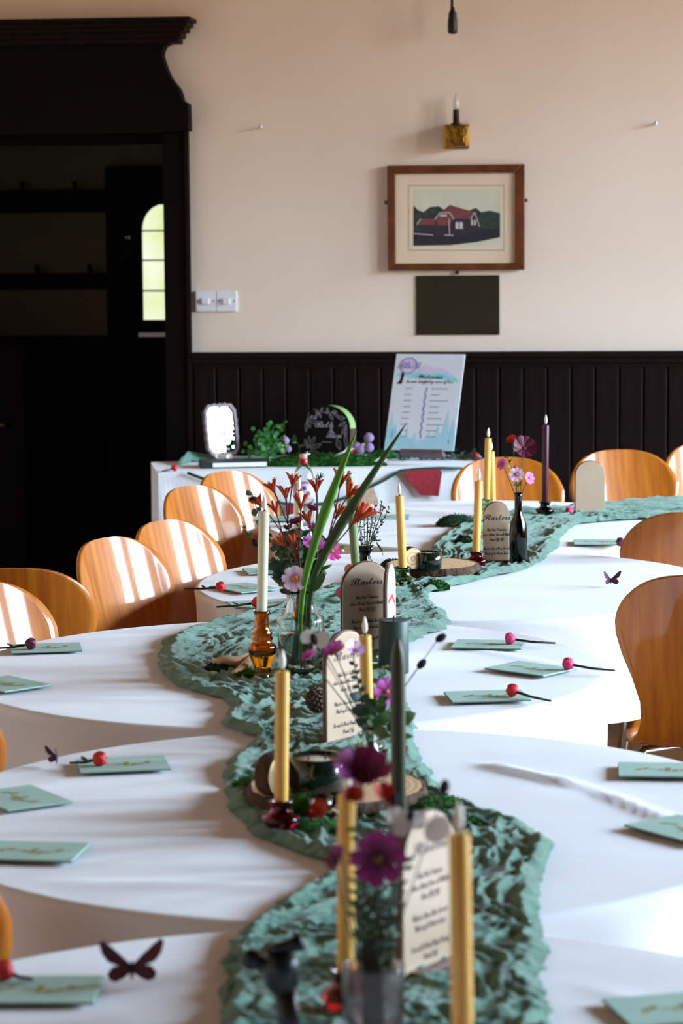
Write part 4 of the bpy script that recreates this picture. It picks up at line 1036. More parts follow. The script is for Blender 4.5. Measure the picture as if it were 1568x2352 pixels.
def sprig(label, nodes, leaves, base, m_='leaf_euc', st='stem_green', r=.001, group='foliage sprigs', name='foliage_sprig', sharp=.7):
    base = V(base); t = thing(name, label, 'foliage', base, 0, group)
    MB().tube([V(p) - base for p in nodes], r, 6).build('stem', st, t)
    for (p, d, L, w_, n) in leaves:
        p = V(p) - base; d = V(d).normalized()
        MB().leaf(p, p + d * L, w_, n, 5, sharp, .1).build('leaf', m_, t)
    return t
def auto(nodes, L, w_, seed, n=10, t0=.25, round_=True):
    rnd = random.Random(seed); out = []; nodes = [V(p) for p in nodes]; k = len(nodes)
    for i in range(n):
        q = min(1, max(t0, t0 + (1 - t0) * (i + rnd.uniform(-.8, .8)) / max(1, n - 1))); s = q * (k - 1); j = min(int(s), k - 2); p = nodes[j].lerp(nodes[j + 1], s - j)
        tg = (nodes[j + 1] - nodes[j]).normalized(); side = tg.cross(V((0, 1, 0))).normalized() * (1 if i % 2 else -1)
        d = side * .9 + tg * .6 + V((0, rnd.uniform(-.8, .5), rnd.uniform(-.6, .5)))
        sc = rnd.uniform(.8, 1.15) * (1 - .35 * q)
        out.append((p, d, L * sc, w_ * sc, (rnd.uniform(-.5, .5), -1, rnd.uniform(0, .8))))
    return out
nd = [inv(vA, -.012, .0), PA(688, 1345, .02), PA(640, 1270, .03), PA(604, 1215, .03), PA(578, 1132, .03)]
sprig('dark eucalyptus sprig with round leaves left of the ivory candle', nd, auto(nd, .021, .022, 3, 16, .42), inv(vA, -.012, .0))
nd = [inv(vA, -.01, .01), PA(686, 1345, .03), PA(645, 1320, .03), PA(590, 1250, .04), PA(553, 1206, .04)]
sprig('thin eucalyptus sprig with tiny leaves reaching far left', nd, auto(nd, .012, .009, 5, 9, .55), inv(vA, -.01, .01))
nd = [inv(vA, .0, .012), PA(690, 1345, .03), PA(668, 1290, .04), PA(650, 1235, .04)]
sprig('dense dark leaves filling the middle of the tall bouquet', nd, auto(nd, .026, .02, 8, 16, .45), inv(vA, .0, .012))
for k, (px, py, lab, m_) in enumerate(((640, 1245, 'leaning left above the pale cosmos', 'leaf_euc'), (662, 1215, 'rising behind the rust blooms', 'leaf_dark'), (700, 1260, 'in the middle above the rim', 'leaf_mid'), (722, 1290, 'leaning right above the rim', 'leaf_dark'), (745, 1240, 'between the two sword leaves', 'leaf_dark'), (622, 1292, 'reaching far left, low', 'leaf_euc'), (640, 1325, 'drooping left over the rim', 'leaf_dark'), (733, 1312, 'low on the right', 'leaf_mid'), (696, 1222, 'tall in the middle', 'leaf_euc'))):
    kx = (0, 1, 2, 3, 4, 0, 0, 4, 2)[k]; b0 = inv(vA, -.012 + .006 * kx, .008); nd = [b0, PA(682 + 5 * kx, 1352, .005), PA((682 + 5 * kx + px) / 2, (1345 + py) / 2, .03), PA(px, py, .03)]
    sprig('bushy dark filler sprig of the tall bouquet, ' + lab, nd, auto(nd, .026, .014, 100 + k, 36, .34), b0, m_)
nd = [inv(vA, .0, .0), PA(692, 1345, .0), PA(672, 1300, -.01), PA(652, 1270, -.01)]
sprig('dark leaves low at the left of the tall bouquet', nd, auto(nd, .024, .016, 9, 14, .5), inv(vA, .0, .0), 'leaf_dark')
nd = [inv(vA, .005, .01), PA(697, 1345, .03), PA(705, 1290, .04), PA(702, 1215, .04)]
sprig('slender dark leaves at the heart of the tall bouquet', nd, auto(nd, .024, .010, 10, 18, .4), inv(vA, .005, .01), 'leaf_dark', sharp=1)
nd = [inv(vA, .01, .0), PA(702, 1350, -.01), PA(722, 1335, -.03), PA(745, 1310, -.03)]
sprig('broad bright leaf at the right of the carafe rim', nd, [(PA(712, 1358, -.03), PA(748, 1318, -.04) - PA(712, 1358, -.03), .052, .022, (0, -1, .3)), (PA(735, 1310, -.02), V((1, 0, .45)), .028, .008, (0, -1, .3))], inv(vA, .01, .0), 'leaf_mid')
nd = [inv(vA, -.015, -.005), PA(688, 1350, -.02), PA(665, 1352, -.03), PA(632, 1330, -.03)]
sprig('narrow dark leaves drooping over the left carafe rim', nd, [(PA(660, 1352, -.03), PA(624, 1326, -.03) - PA(660, 1352, -.03), .045, .008, (0, -1, .2)), (PA(668, 1350, -.03), V((-.5, 0, -.6)), .02, .006, (0, -1, 0))], inv(vA, -.015, -.005), 'leaf_dark')
nd = [inv(vA, .014, .008), PA(705, 1345, .03), PA(745, 1270, .05), PA(790, 1260, .05)]
sprig('pale green feathery filler sprig right of the tall bouquet', nd, auto(nd, .016, .008, 12, 16, .6), inv(vA, .014, .008), 'leaf_yellow')
cosmos('white bloom behind the orange flowers and sage candle', PA(786, 1206, .09), inv(vA, .016, .01), (.2, -.4, .9), .034, 'petal_white', 'leaf_yellow', 9, .7)
nd = [inv(vA, .012, .012), PA(703, 1345, .04), PA(730, 1180, .05), PA(727, 1092, .05)]
sprig('dark whorled sprig above the soda bottle', nd, [(PA(726 + 3 * k, 1100 + 2 * k, .05), V((math.cos(a), .2, math.sin(a))), .02, .003, (0, -1, 0)) for k, a in enumerate((.3, .8, 1.3, 1.9, 2.6))], inv(vA, .012, .012), 'leaf_dark')
def seedhead(label, head, base, r=.006, d=(.6, 0, .6), bow=0., group='burnet seed heads'):
    base = V(base); t = thing('burnet_stem', label, 'seed head', base, 0, group); hd = V(head) - base
    o = MB().ball((0, 0, 0), r, 12, 9, (1, 1, 1.55), .12, 3).build('seed_head', 'seed_dark', t)
    o.matrix_local = Matrix.Translation(hd) @ V(d).to_track_quat('Z', 'Y').to_matrix().to_4x4()
    MB().tube(stem_via(base, hd - V(d).normalized() * r, bow), .0007, 6).build('stem', 'stem_dark', t)
seedhead('dark burnet seed head left of the ivory candle', PA(585, 1247, .02), inv(vA, -.012, -.004), .006, (-.5, 0, .9))
seedhead('dark seed head touching the left carafe rim', PA(651, 1358, -.03), inv(vA, -.014, -.004), .0055, (-1, 0, .3))

# bouquet B: pink flowers and leaves on the second table
YB = vB.y
CURNECK[0] = (V((vB.x, vB.y, vB.z + .075)), .008)
def PB(px, py, dy=0.): return Q(px, py, YB + dy)
cosmos('pink cosmos in profile before the amber-coloured carafe foot', PB(712, 1512, .01), inv(vB, -.004), (-.4, -.3, .85), .034, 'petal_pink', cup=.5)
cosmos('mauve pink cosmos in profile above the middle menu board', PB(770, 1500, .0), inv(vB, -.002), (-.35, -.4, .8), .046, 'petal_pink', cup=.45)
cosmos('lilac cosmos beside the yellow candle flame', PB(812, 1497, -.01), inv(vB, 0), (.4, -.4, .8), .042, 'petal_pale', 'eye_dark', cup=.45)
cosmos('pink cosmos with orange eye against the olive candle', PB(888, 1588, .0), inv(vB, .004), (.3, -.9, .2), .046, 'petal_pink')
nd = [inv(vB, 0, 0), PB(850, 1705), PB(842, 1650, -.01), PB(828, 1600, -.02)]
sprig('broad dark green leaves above the bud vase, leaning left', nd, auto(nd, .034, .024, 21, 10, .5), inv(vB, 0, 0), 'leaf_euc')
nd = [inv(vB, .003, 0), PB(853, 1705), PB(862, 1655, -.02), PB(866, 1610, -.02)]
sprig('broad bright leaves above the bud vase, upright', nd, auto(nd, .034, .022, 22, 9, .5), inv(vB, .003, 0), 'leaf_mid')
nd = [inv(vB, .004, .003), PB(857, 1705), PB(885, 1690, -.01), PB(925, 1690, -.01)]
sprig('green leaves poking out right of the olive candle', nd, [(PB(900, 1693, .0), V((1, 0, .02)), .036, .013, (0, -1, .5)), (PB(890, 1680), V((.8, 0, .7)), .03, .02, (0, -1, .3)), (PB(905, 1660, .01), V((1, .2, .4)), .04, .024, (0, -1, .2))], inv(vB, .004, .003), 'leaf_mid')
nd = [inv(vB, -.004, .003), PB(846, 1705), PB(830, 1600, .01), PB(812, 1520, .01)]
sprig('blue-green eucalyptus tip before the menu board lettering', nd, auto(nd, .016, .010, 24, 14, .45), inv(vB, -.004, .003), 'leaf_euc')
nd = [inv(vB, .002, .004), PB(855, 1705, .01), PB(876, 1600, .01), PB(884, 1530, .0)]
sprig('dark twiggy sprig with yellow-green buds beside the pillar candle', nd, auto(nd, .011, .008, 26, 9, .5), inv(vB, .002, .004), 'leaf_yellow', 'stem_dark')
seedhead('dark burnet seed head, upper of the two over the right cloth', PB(1012, 1465, .02), inv(vB, .006, .002), .0066, (.7, 0, .45), .05)
seedhead('dark burnet seed head, lower of the two over the right cloth', PB(968, 1525, .02), inv(vB, .006, 0), .0066, (.55, 0, .6), .04)
def lunaria(label, discs, base, nodes):
    base = V(base); t = thing('lunaria_stem', label, 'seed pods', base, 0, 'lunaria stems')
    MB().tube([V(p) - base for p in nodes], .0009, 6).build('stem', 'stem_dark', t)
    for p, n, r in discs:
        o = MB().lathe([(r * .98, -.0003), (r, 0), (r * .98, .0003)], 24).build('pod_disc', 'lunaria', t, False); o.matrix_local = Matrix.Translation(V(p) - base) @ basis(n) @ Matrix.Diagonal((1, .82, 1, 1))
lunaria('translucent honesty pods over the foot of the carafe', [(PB(705, 1462, -.01), (.2, -1, .2), .013), (PB(738, 1470, -.01), (-.3, -1, .1), .016)], inv(vB, -.005, .0), [inv(vB, -.005, .0), PB(845, 1705), PB(790, 1580), PB(738, 1482, -.01)])
seedhead('dark seed head among the honesty pods over the carafe', PB(721, 1468, -.03), inv(vB, -.006, .0), .0062, (-.3, 0, .9))

# bouquet C: nearest vase
def PC(px, py, dy=0.): return Q(px, py, YC + dy)
gC = inv(vC, 0, 0, .02)
CURNECK[0] = (V((vC.x, vC.y, vC.z + HC)), .026)
cosmos('large magenta cosmos facing forward above the nearest vase', PC(868, 1972, -.02), gC, (.05, -1, .15), .064, 'petal_plum', 'eye_dark', cup=.05, eye_r=.2)
cosmos('large plum cosmos seen from the side at the top of the nearest bouquet', PC(832, 1790, .0), gC + V((-.004, .004, 0)), (.05, -.5, .85), .080, 'petal_plum', 'eye_dark', cup=.55, bow=-.03)
cosmos('small purple cosmos at the left of the nearest bouquet', PC(782, 1975, .02), gC + V((-.006, 0, 0)), (-.7, -.4, .5), .036, 'petal_plum', cup=.5)
cosmos('orange-red bloom beneath the large plum cosmos', PC(812, 1836, -.01), gC + V((-.003, 0, 0)), (0, -.6, .8), .034, 'petal_orange', 'petal_orange', 7, .6, group='orange blooms')
cosmos('orange-red bloom at the left of the nearest bouquet', PC(736, 1866, .02), gC + V((-.008, 0, 0)), (-.3, -.7, .6), .030, 'petal_orange', 'petal_orange', 7, .6, bow=-.04, group='orange blooms')
cosmos('orange-red bloom with dark stamens against the wood slice', PC(878, 1828, .01), gC + V((.003, 0, 0)), (.3, -.6, .7), .034, 'petal_orange', 'eye_dark', 7, .5, group='orange blooms')
lunaria('translucent honesty pods beside the nearest yellow candle', [(PC(925, 1892, .01), (.1, -1, .3), .016), (PC(905, 1872, .03), (.4, -1, .5), .012), (PC(1004, 1905, .02), (-.2, -1, .1), .017), (PC(960, 1885, .03), (.3, -1, .6), .012)], gC + V((.006, 0, 0)), [gC + V((.006, 0, 0)), PC(880, 2205), PC(905, 2030, .01), PC(945, 1890, .03), PC(1004, 1900, .025)])
seedhead('dark burnet seed head floating over the right edge of the wood slice', PC(1020, 1808, .04), gC + V((.008, 0, 0)), .006, (.2, 0, .9), .03)
seedhead('dark seed head beside the honesty pods', PC(943, 1872, -.02), gC + V((.007, -.003, 0)), .005, (.2, 0, .9))
seedhead('dark seed head before the foot of the olive candle', PC(905, 1838, .0), gC + V((.005, .003, 0)), .005, (.2, 0, .9))
rnd = random.Random(5)
for k, (px, py, lab, m_) in enumerate(((815, 1960, 'left', 'leaf_dark'), (822, 1900, 'left of centre', 'leaf_mid'), (850, 2040, 'at the centre', 'leaf_mid'), (905, 2060, 'right of centre', 'leaf_dark'), (930, 1960, 'far right', 'leaf_dark'))):
    b0 = gC + V((-.01 + .005 * k, .004, 0)); nd = [b0, PC(832 + 12 * k, 2200), PC((832 + 12 * k + px) / 2, (2150 + py) / 2 + 20, .01), PC(px, py, .02)]
    sprig('dark leafy sprig of the nearest bouquet, ' + lab, nd, auto(nd, .020, .0075, 40 + k, 18, .3), b0, m_, sharp=1)
for k in range(7):
    b0 = gC + V((-.012 + .004 * k, -.006, 0)); nd = [b0, PC(836 + 6 * k, 2205, -.01), PC(826 + 12 * k, 2110, -.01), PC(818 + 15 * k, 2030 + 14 * (k % 3), -.01)]
    sprig('thin green stem bundled in the mouth of the nearest vase', nd, auto(nd, .012, .004, 60 + k, 8, .5), b0, 'leaf_dark', 'stem_dark', .0016, 'stems in the nearest vase', 'flower_stem', 1)

# bouquet D: pleated vase
YD = vD.y
def PD(px, py, dy=0.): return Q(px, py, YD + dy)
gD = inv(vD, 0, 0, .015)
CURNECK[0] = (V((vD.x, vD.y, vD.z + .084)), .008)
cosmos('burgundy cosmos in profile above the pleated dark vase', PD(845, 1176), gD, (.1, .3, .9), .034, 'petal_wine', cup=.75)
cosmos('second burgundy bloom behind the orange kangaroo paw', PD(822, 1185, .01), gD + V((-.004, 0, 0)), (-.4, .2, .9), .026, 'petal_wine', cup=.7)
for k, (px, py, lab) in enumerate(((861, 1163, 'left'), (880, 1168, 'right'))):
    cosmos('small scarlet bloom beside the burgundy cosmos, %s one' % lab, PD(px, py), gD + V((.003, .002 * k, 0)), (.3, -.5, .8), .014, 'petal_orange', 'petal_orange', 5, .6, group='scarlet blooms')
nd = [gD + V((.004, 0, 0)), PD(845, 1262), PD(868, 1215), PD(893, 1168)]
sprig('fine eucalyptus sprig leaning right from the pleated vase', nd, auto(nd, .013, .006, 70, 14, .45), gD + V((.004, 0, 0)))
nd = [gD + V((.006, 0, 0)), PD(848, 1262), PD(862, 1240), PD(880, 1275)]
sprig('dark drooping leaves right of the pleated vase', nd, [(PD(850, 1240), V((1, 0, .55)), .022, .006, (0, -1, 0)), (PD(862, 1242), V((1, 0, .1)), .016, .004, (0, -1, 0)), (PD(864, 1246), V((.7, 0, -1)), .03, .005, (0, -1, 0))], gD + V((.006, 0, 0)), 'leaf_dark')
for k in range(6):
    b0 = gD + V((-.005 + .002 * k, .003, 0)); nd = [b0, PD(832 + 3 * k, 1262), PD(822 + 7 * k, 1215), PD(818 + 9 * k, 1185 + 6 * (k % 2))]
    sprig('thin dark stem bundled in the pleated vase', nd, auto(nd, .012, .004, 80 + k, 8, .4), b0, 'leaf_dark', 'stem_dark', .0009, 'stems in the pleated vase', 'flower_stem', 1)
nd = [gD + V((0, .004, 0)), PD(840, 1262, .01), PD(872, 1190, .01), PD(876, 1150, .01)]
sprig('dark budded sprig above the scarlet blooms', nd, auto(nd, .009, .003, 91, 8, .75), gD + V((0, .004, 0)), 'petal_wine', 'stem_dark')

# bouquet E: far bottle vase
YE = vE.y
def PE(px, py, dy=0.): return Q(px, py, YE + dy)
gE = inv(vE, 0, 0, .02)
CURNECK[0] = (V((vE.x, vE.y, vE.z + .17)), .006)
cosmos('burgundy double bloom at the top of the far bottle vase', PE(1203, 1030), gE, (.2, -.8, .5), .075, 'petal_wine', 'petal_wine', 12, .3, group='far blooms')
cosmos('rust bloom left of the burgundy one in the far bottle vase', PE(1176, 1012, .01), gE + V((-.002, 0, 0)), (-.4, -.6, .7), .036, 'petal_orange', 'petal_orange', 8, .4, group='far blooms')
cosmos('pale pink cosmos low in the far bottle vase', PE(1186, 1090, -.01), gE + V((-.001, -.002, 0)), (-.1, -.9, .3), .042, 'petal_pale', group='far blooms')
cosmos('mauve cosmos at the right of the far bottle vase', PE(1216, 1098), gE + V((.002, 0, 0)), (.6, -.7, .3), .036, 'petal_pink', group='far blooms')
cosmos('pink cosmos at the left of the far bottle vase', PE(1152, 1066), gE + V((-.003, 0, 0)), (-.7, -.6, .3), .034, 'petal_pink', group='far blooms')
nd = [gE, PE(1192, 1130), PE(1180, 1090), PE(1165, 1050)]
sprig('small leafy sprig in the far bottle vase', nd, auto(nd, .02, .01, 95, 8, .4), gE, 'leaf_mid')

CURNECK[0] = None
# ------------------------------------------------------------------ soda bottle
p = at_z(698, 1206, .756)
t = thing('soda_bottle', 'clear plastic water bottle with red collar and pink label on the far table', 'bottle', (p.x, p.y, .756))
MB().lathe(hollow([(.026, 0), (.032, .006), (.033, .02), (.0325, .05), (.031, .06), (.033, .07), (.033, .135), (.0325, .15), (.028, .172), (.019, .19), (.0125, .2), (.0120, .208)], .0009, .002), 40).build('bottle_body', 'glass_clear', t)
MB().lathe([(.0334, .086), (.0334, .136)], 40).build('label_wrap', 'label_pink', t)
MB().lathe([(.0145, .196), (.015, .198), (.015, .21), (.0135, .212)], 24).build('collar', 'cap_red', t)
MB().lathe([(.0125, .212), (.0125, .226), (.011, .2285), (.001, .229)], 24).build('cap', 'cap_pink', t)
for a, z, m_ in ((-1.45, .122, 'dot_blue'), (-1.05, .105, 'dot_green'), (-1.9, .118, 'bud_red')):
    o = MB().lathe([(.0065, 0), (.0065, .0006), (.001, .0007)], 18).build('label_dot', m_, t); o.matrix_local = Matrix.Translation((.0336 * math.cos(a), .0336 * math.sin(a), z)) @ basis((math.cos(a), math.sin(a), 0))

# ------------------------------------------------------------------ things on the sign table
def splace(px, py): p = at_z(px, py, SZ + .002); return V((p.x, p.y, SZ + .002))
# green cloth along the back
PS = [splace(412, 1066), splace(440, 1058), splace(520, 1052), splace(640, 1050), splace(800, 1048), splace(950, 1047), splace(1060, 1050), splace(1085, 1052), splace(1108, 1056)]
def srun(u, v):
    s = v * (len(PS) - 1); i = min(int(s), len(PS) - 2); c = PS[i].lerp(PS[i + 1], s - i)
    e = math.exp(-((v - .10) / .09) ** 2) + math.exp(-((v - .9) / .08) ** 2)
    q = (u - .5) * .15; h = .003 + (.035 * e) * max(0, 1 - (u * 2 - 1) ** 2) + .006 * max(0, noise.noise((v * 40, u * 5, 2))) + .004 * max(0, noise.noise((v * 110, u * 12, 4)))
    return (c.x + .01 * noise.noise((v * 30, u, 1)), c.y + q, SZ + h)
o = MB().grid(srun, 24, 260).build('table_runner', 'runner'); tag(o, 'crumpled sage gauze bunched along the sign table', 'table runner')
# mirror
p = splace(512, 1058)
t = thing('vanity_mirror', 'small standing mirror with scalloped pinkish frame on the sign table', 'mirror', (p.x, p.y, SZ + .022), 0, None, rot=(-.16, 0, .59))
def scal(wd, ht, amp, n=120):
    out = []
    for k in range(n):
        a = 2 * PI * k / n; c, s_ = math.cos(a), math.sin(a)
        r = 1 / (abs(c) ** 5 + abs(s_) ** 5) ** .2; r *= 1 + amp * math.cos(20 * a)
        out.append((wd / 2 * r * c, ht / 2 * r * s_ + ht / 2))
    return out
oo, ii = scal(.148, .205, .02), [(x, z + .012) for x, z in scal(.124, .181, .02)]
m = MB(); n = len(oo)
for y in (-.012, .008):
    m.add([(x, y, z) for x, z in oo] + [(x, y, z) for x, z in ii], [])
fs = []
for k in range(n):
    k2 = (k + 1) % n
    fs += [(k, k2, n + k2, n + k), (2 * n + k, 3 * n + k, 3 * n + k2, 2 * n + k2), (k, 2 * n + k, 2 * n + k2, k2), (n + k, n + k2, 3 * n + k2, 3 * n + k)]
m.f = fs; m.build('frame', 'mirror_frame', t, False)
MB().prism(ii, -.003, .004).build('mirror_glass', 'mirror', t, False)
MB().box2((-.04, -.02, -.020), (.04, .05, -.003)).build('foot', 'mirror_frame', t, False, bevel=.003)
for k, (px, py) in enumerate(((503, 1052), (516, 1049), (528, 1054))):
    q = splace(px, py + 8)
    cosmos('cream rosette at the foot of the mirror, %s of three' % ('left', 'middle', 'right')[k], q + V((0, -.03, .022)), q + V((0, -.03, 0)), (.1 * (k - 1), -.8, .6), .03, 'petal_white', 'leaf_yellow', 10, .4, group='cream rosettes', name='cream_rosette')
# book
p = splace(535, 1072)
t = thing('guest_book', 'dark green book with white page edges lying before the mirror', 'book', (p.x, p.y + .02, SZ + .002), .14)
for z0, z1 in ((0, .003), (.021, .024)): MB().box2((-.125, -.07, z0), (.125, .07, z1)).build('cover', 'book_green', t, False, bevel=.0006)
MB().box2((-.085, -.067, .0034), (.122, .067, .0206)).build('pages', 'paper', t, False)
MB().box2((-.128, -.07, 0), (-.1255, .07, .024)).build('spine', 'book_green', t, False)
MB().box2((-.125, -.0695, .0034), (-.0855, .067, .0206)).build('page_marker', 'book_green', t, False)
# name sign
p = splace(750, 1050)
t = thing('name_sign', 'black arched block sign reading Beth and Ben with white line leaves', 'sign', (p.x, p.y, SZ + .004), 0, None, rot=(-.05, 0, -.46))
SW, SH, ST = .205, .205, .05
def arch2(w_, h_, n=28): 
    r = w_ / 2; k = h_ - .115
    return [(-r, 0), (r, 0)] + [(r * math.cos(PI * q / n), .115 + k * math.sin(PI * q / n)) for q in range(n + 1)]
ap = arch2(SW, SH)
MB().prism(ap, -.002, 0).build('front_panel', 'slate_black', t, False)
MB().prism([(x * .985, z * .99) for x, z in ap], .0005, ST - .001).build('core', 'slate_black', t, False)
arcp = ap[2:]
m = MB()
for k in range(len(arcp) - 1):
    a, b = arcp[k], arcp[k + 1]
    m.add([(a[0], 0, a[1]), (b[0], 0, b[1]), (b[0], ST, b[1]), (a[0], ST, a[1])], [(0, 1, 2, 3)])
m.build('arch_edge', 'sage_edge', t, True)
for sx in (-1, 1): MB().box2((sx * SW / 2 - .0012, 0, 0), (sx * SW / 2 + .0012, ST, .115)).build('side_edge', 'brown_edge', t, False)
letters('Beth', .040, -.012, .128, -.0024, t, 'ink_white'); letters('&', .026, .018, .106, -.0024, t, 'ink_white', False, .25); letters('Ben', .040, .032, .088, -.0024, t, 'ink_white')
MB().box2((-.022, -.0024, .057), (.022, -.0021, .0595)).build('date_line', 'ink_grey', t, False)
def line(pts, w_, name='leaf_line', m_='ink_white', y=-.0023, par=None):
    b = MB()
    for i in range(len(pts) - 1):
        a, c = V(pts[i]), V(pts[i + 1]); d = (c - a); 
        if d.length < 1e-6: continue
        n = V((-d.y, d.x)).normalized() * w_ / 2
        b.add([(a.x - n.x, y, a.y - n.y), (c.x - n.x, y, c.y - n.y), (c.x + n.x, y, c.y + n.y), (a.x + n.x, y, a.y + n.y)], [(0, 1, 2, 3)])
    return b.build(name, m_, par or t, False)
def leafline(x, z, a, L, w_):
    pts = []
    for k in range(13):
        q = k / 12; pts.append((q * L, w_ / 2 * math.sin(PI * q)))
    pts += [(x_, -z_) for x_, z_ in pts[::-1]]
    ca, sa = math.cos(a), math.sin(a)
    line([(x + px_ * ca - pz * sa, z + px_ * sa + pz * ca) for px_, pz in pts], .0013)
    line([(x, z), (x + L * .8 * ca, z + L * .8 * sa)], .0009)
for x, z, a, L, w_ in ((-.088, .15, -1.2, .04, .014), (-.08, .155, -.6, .05, .018), (-.088, .14, -1.7, .042, .014), (-.075, .16, -.25, .03, .01), (-.082, .03, 1.5, .05, .014), (-.075, .035, 1.1, .05, .015), (-.07, .03, .4, .05, .016), (-.075, .02, -.2, .045, .014), (-.085, .03, 1.9, .04, .012), (-.08, .01, -.9, .03, .012),
                       (.085, .14, 3.6, .036, .012), (.088, .13, 4.2, .045, .013), (.085, .125, 4.7, .045, .012), (.08, .155, 3.1, .034, .013), (.06, .03, 1.9, .045, .02), (.09, .03, 1.7, .07, .014),
                       (-.05, .178, -.6, .02, .009), (-.035, .175, -1.2, .022, .010), (-.03, .182, .8, .018, .008), (-.005, .172, .6, .018, .009), (.012, .17, -1.0, .026, .013), (.02, .176, .3, .022, .01), (.03, .172, -.4, .024, .01), (-.045, .17, -1.9, .022, .009), (0, .18, 1.4, .016, .008)):
    leafline(x, z, a, L, w_)
line([(-.06, .188), (-.03, .178), (.01, .174), (.045, .178)], .0012); line([(-.082, .175), (-.088, .15), (-.09, .12)], .0012)
# welcome board
p = at_y(961, 1034, 10.02); p.z -= .022 + (p.z - .022 - SZ) * 0
t = thing('welcome_board', 'large pale welcome board with teal mountain print leaning back on the sign table', 'sign', (p.x, p.y, p.z + .022), 0, None, rot=(-.47, 0, -.30))
BW, BH = .277, .405
MB().box2((-BW / 2, 0, 0), (BW / 2, .005, BH)).build('panel', 'sign_white', t, False, bevel=.0008)
MB().tube([(0, .006, BH * .7), (0, .16, .06)], .006, 8).build('prop', 'driftwood', t)
WZ = p.z + .022 - SZ - .004
MB().box2((-.07, -.015, -.02), (.1, .03, -.001)).build('ledge', 'mirror_frame', t, False, bevel=.002)
def wart(name, pts, m_, lay): MB().prism([(-BW / 2 + x * BW, BH * z) for x, z in pts], -.00025 * lay, .0001).build(name, m_, t, False)
wart('print_wash', [(0, .0), (1, .0), (1, .16), (.88, .2), (.7, .16), (.5, .1), (.3, .13), (.12, .2), (0, .22)], 'art_blue', 1)
for x, b_, w_, h_ in ((.06, .2, .10, .2), (.12, .15, .12, .14), (.3, .12, .08, .12), (.42, .1, .09, .09), (.62, .1, .1, .12), (.74, .13, .1, .16), (.86, .15, .14, .28), (.95, .15, .1, .2)):
    wart('print_tree', [(max(0, x - w_ / 2), b_ - .08), (min(1, x + w_ / 2), b_ - .08), (min(1, x + w_ * .3), b_ + h_ * .3), (x, b_ + h_), (max(0, x - w_ * .3), b_ + h_ * .3)], 'art_blue', 2)
wart('print_hill', [(.04, .765), (.2, .75), (.35, .745), (.5, .745), (.7, .735), (.85, .72), (.97, .7), (.9, .755), (.75, .79), (.62, .80), (.5, .79), (.35, .80), (.2, .80), (.04, .80)], 'art_teal', 1)
wart('print_haze', [(.3, .80), (.5, .793), (.62, .803), (.75, .793), (.9, .76), (.82, .80), (.7, .85), (.55, .86), (.45, .9), (.36, .84)], 'art_lilac', 1)
cir = [(.20 + .125 * math.cos(2 * PI * k / 36), .875 + .085 * math.sin(2 * PI * k / 36)) for k in range(36)]
wart('monogram_disc', [(x, z) for x, z in cir], 'art_lilac', 2)
for kk in (1.0, .88): line([(-BW / 2 + (.20 + (x - .20) * kk) * BW, BH * (.875 + (z - .875) * kk)) for x, z in cir + cir[:1]], .0022, 'monogram_ring', 'art_violet', -.0008)
letters('B&B', .042, -BW / 2 + .2 * BW, BH * .875, -.0009, t, 'art_violet')
wart('couple_silhouette', [(.06, .685), (.135, .685), (.145, .74), (.155, .79), (.135, .812), (.112, .80), (.11, .75), (.10, .72)], 'ink', 3)
letters('Welcome', .030, .01, BH * .762, -.0009, t, 'ink'); letters('to our happily ever after', .0235, .01, BH * .712, -.0009, t, 'ink', sx=.8)
for k in range(9):
    z = BH * (.635 - k * .062); rr = random.Random(k)
    MB().box2((-.085, -.0006, z - .002), (-.055, -.0003, z + .002)).build('time_mark', 'ink_grey', t, False)
    L = rr.uniform(.03, .075); MB().box2((.02, -.0006, z - .002), (.02 + L, -.0003, z + .002)).build('time_mark', 'ink_grey', t, False)
line([(.004 * math.sin(k * 1.7), BH * (.65 - k * .022)) for k in range(25)], .005, 'vine_line', 'art_violet', -.0007)
# moss, ivy, alliums, twigs
moss('long bank of green moss across the sign table before the name sign', 748, 1070, .235, .05, 20, z=SZ, n=3600, sq=(1, .2), tuft=2.)
moss('moss mound right of the name sign below the welcome board', 880, 1052, .07, .035, 21, z=SZ, n=900, sq=(1, .6))
q0 = splace(612, 1058)
iv = thing('ivy_plant', 'small bushy ivy with glossy leaves between mirror and name sign', 'plant', q0)
rnd = random.Random(31); b = MB()
for k in range(150):
    px, py = rnd.gauss(608, 16), 1045 - abs(rnd.gauss(0, 34)); px += (1045 - py) * .22
    if py < 972: continue
    P = at_y(px, py, q0.y + rnd.uniform(-.03, .03)) - q0; a = rnd.uniform(0, 2 * PI)
    b.leaf(P, P + V((math.cos(a) * .02, rnd.uniform(-.008, .004), math.sin(a) * .02)), .017, (rnd.uniform(-.6, .6), -1, rnd.uniform(0, 1)), 4, .6)
b.build('leaves', 'leaf_ivy', iv)['kind'] = 'stuff'
for px, py in ((626, 985), (600, 1010), (620, 1005)): MB().tube([(0, 0, 0), (at_y((px + 612) / 2, (py + 1058) / 2, q0.y) - q0), at_y(px, py, q0.y) - q0], .0014, 6).build('stem', 'stem_green', iv)
AL = [((655, 1012), .0125, 'left of the name sign, tallest'), ((633, 1030), .0105, 'left of the name sign, at the ivy'), ((662, 1031), .0105, 'left of the name sign, nearest it'), ((847, 1005), .0155, 'right of the name sign, tallest'), ((818, 1025), .0145, 'right of the name sign, touching its side'), ((828, 1031), .0165, 'right of the name sign, largest and lowest'), ((848, 1028), .0145, 'right of the name sign, next to the board')]
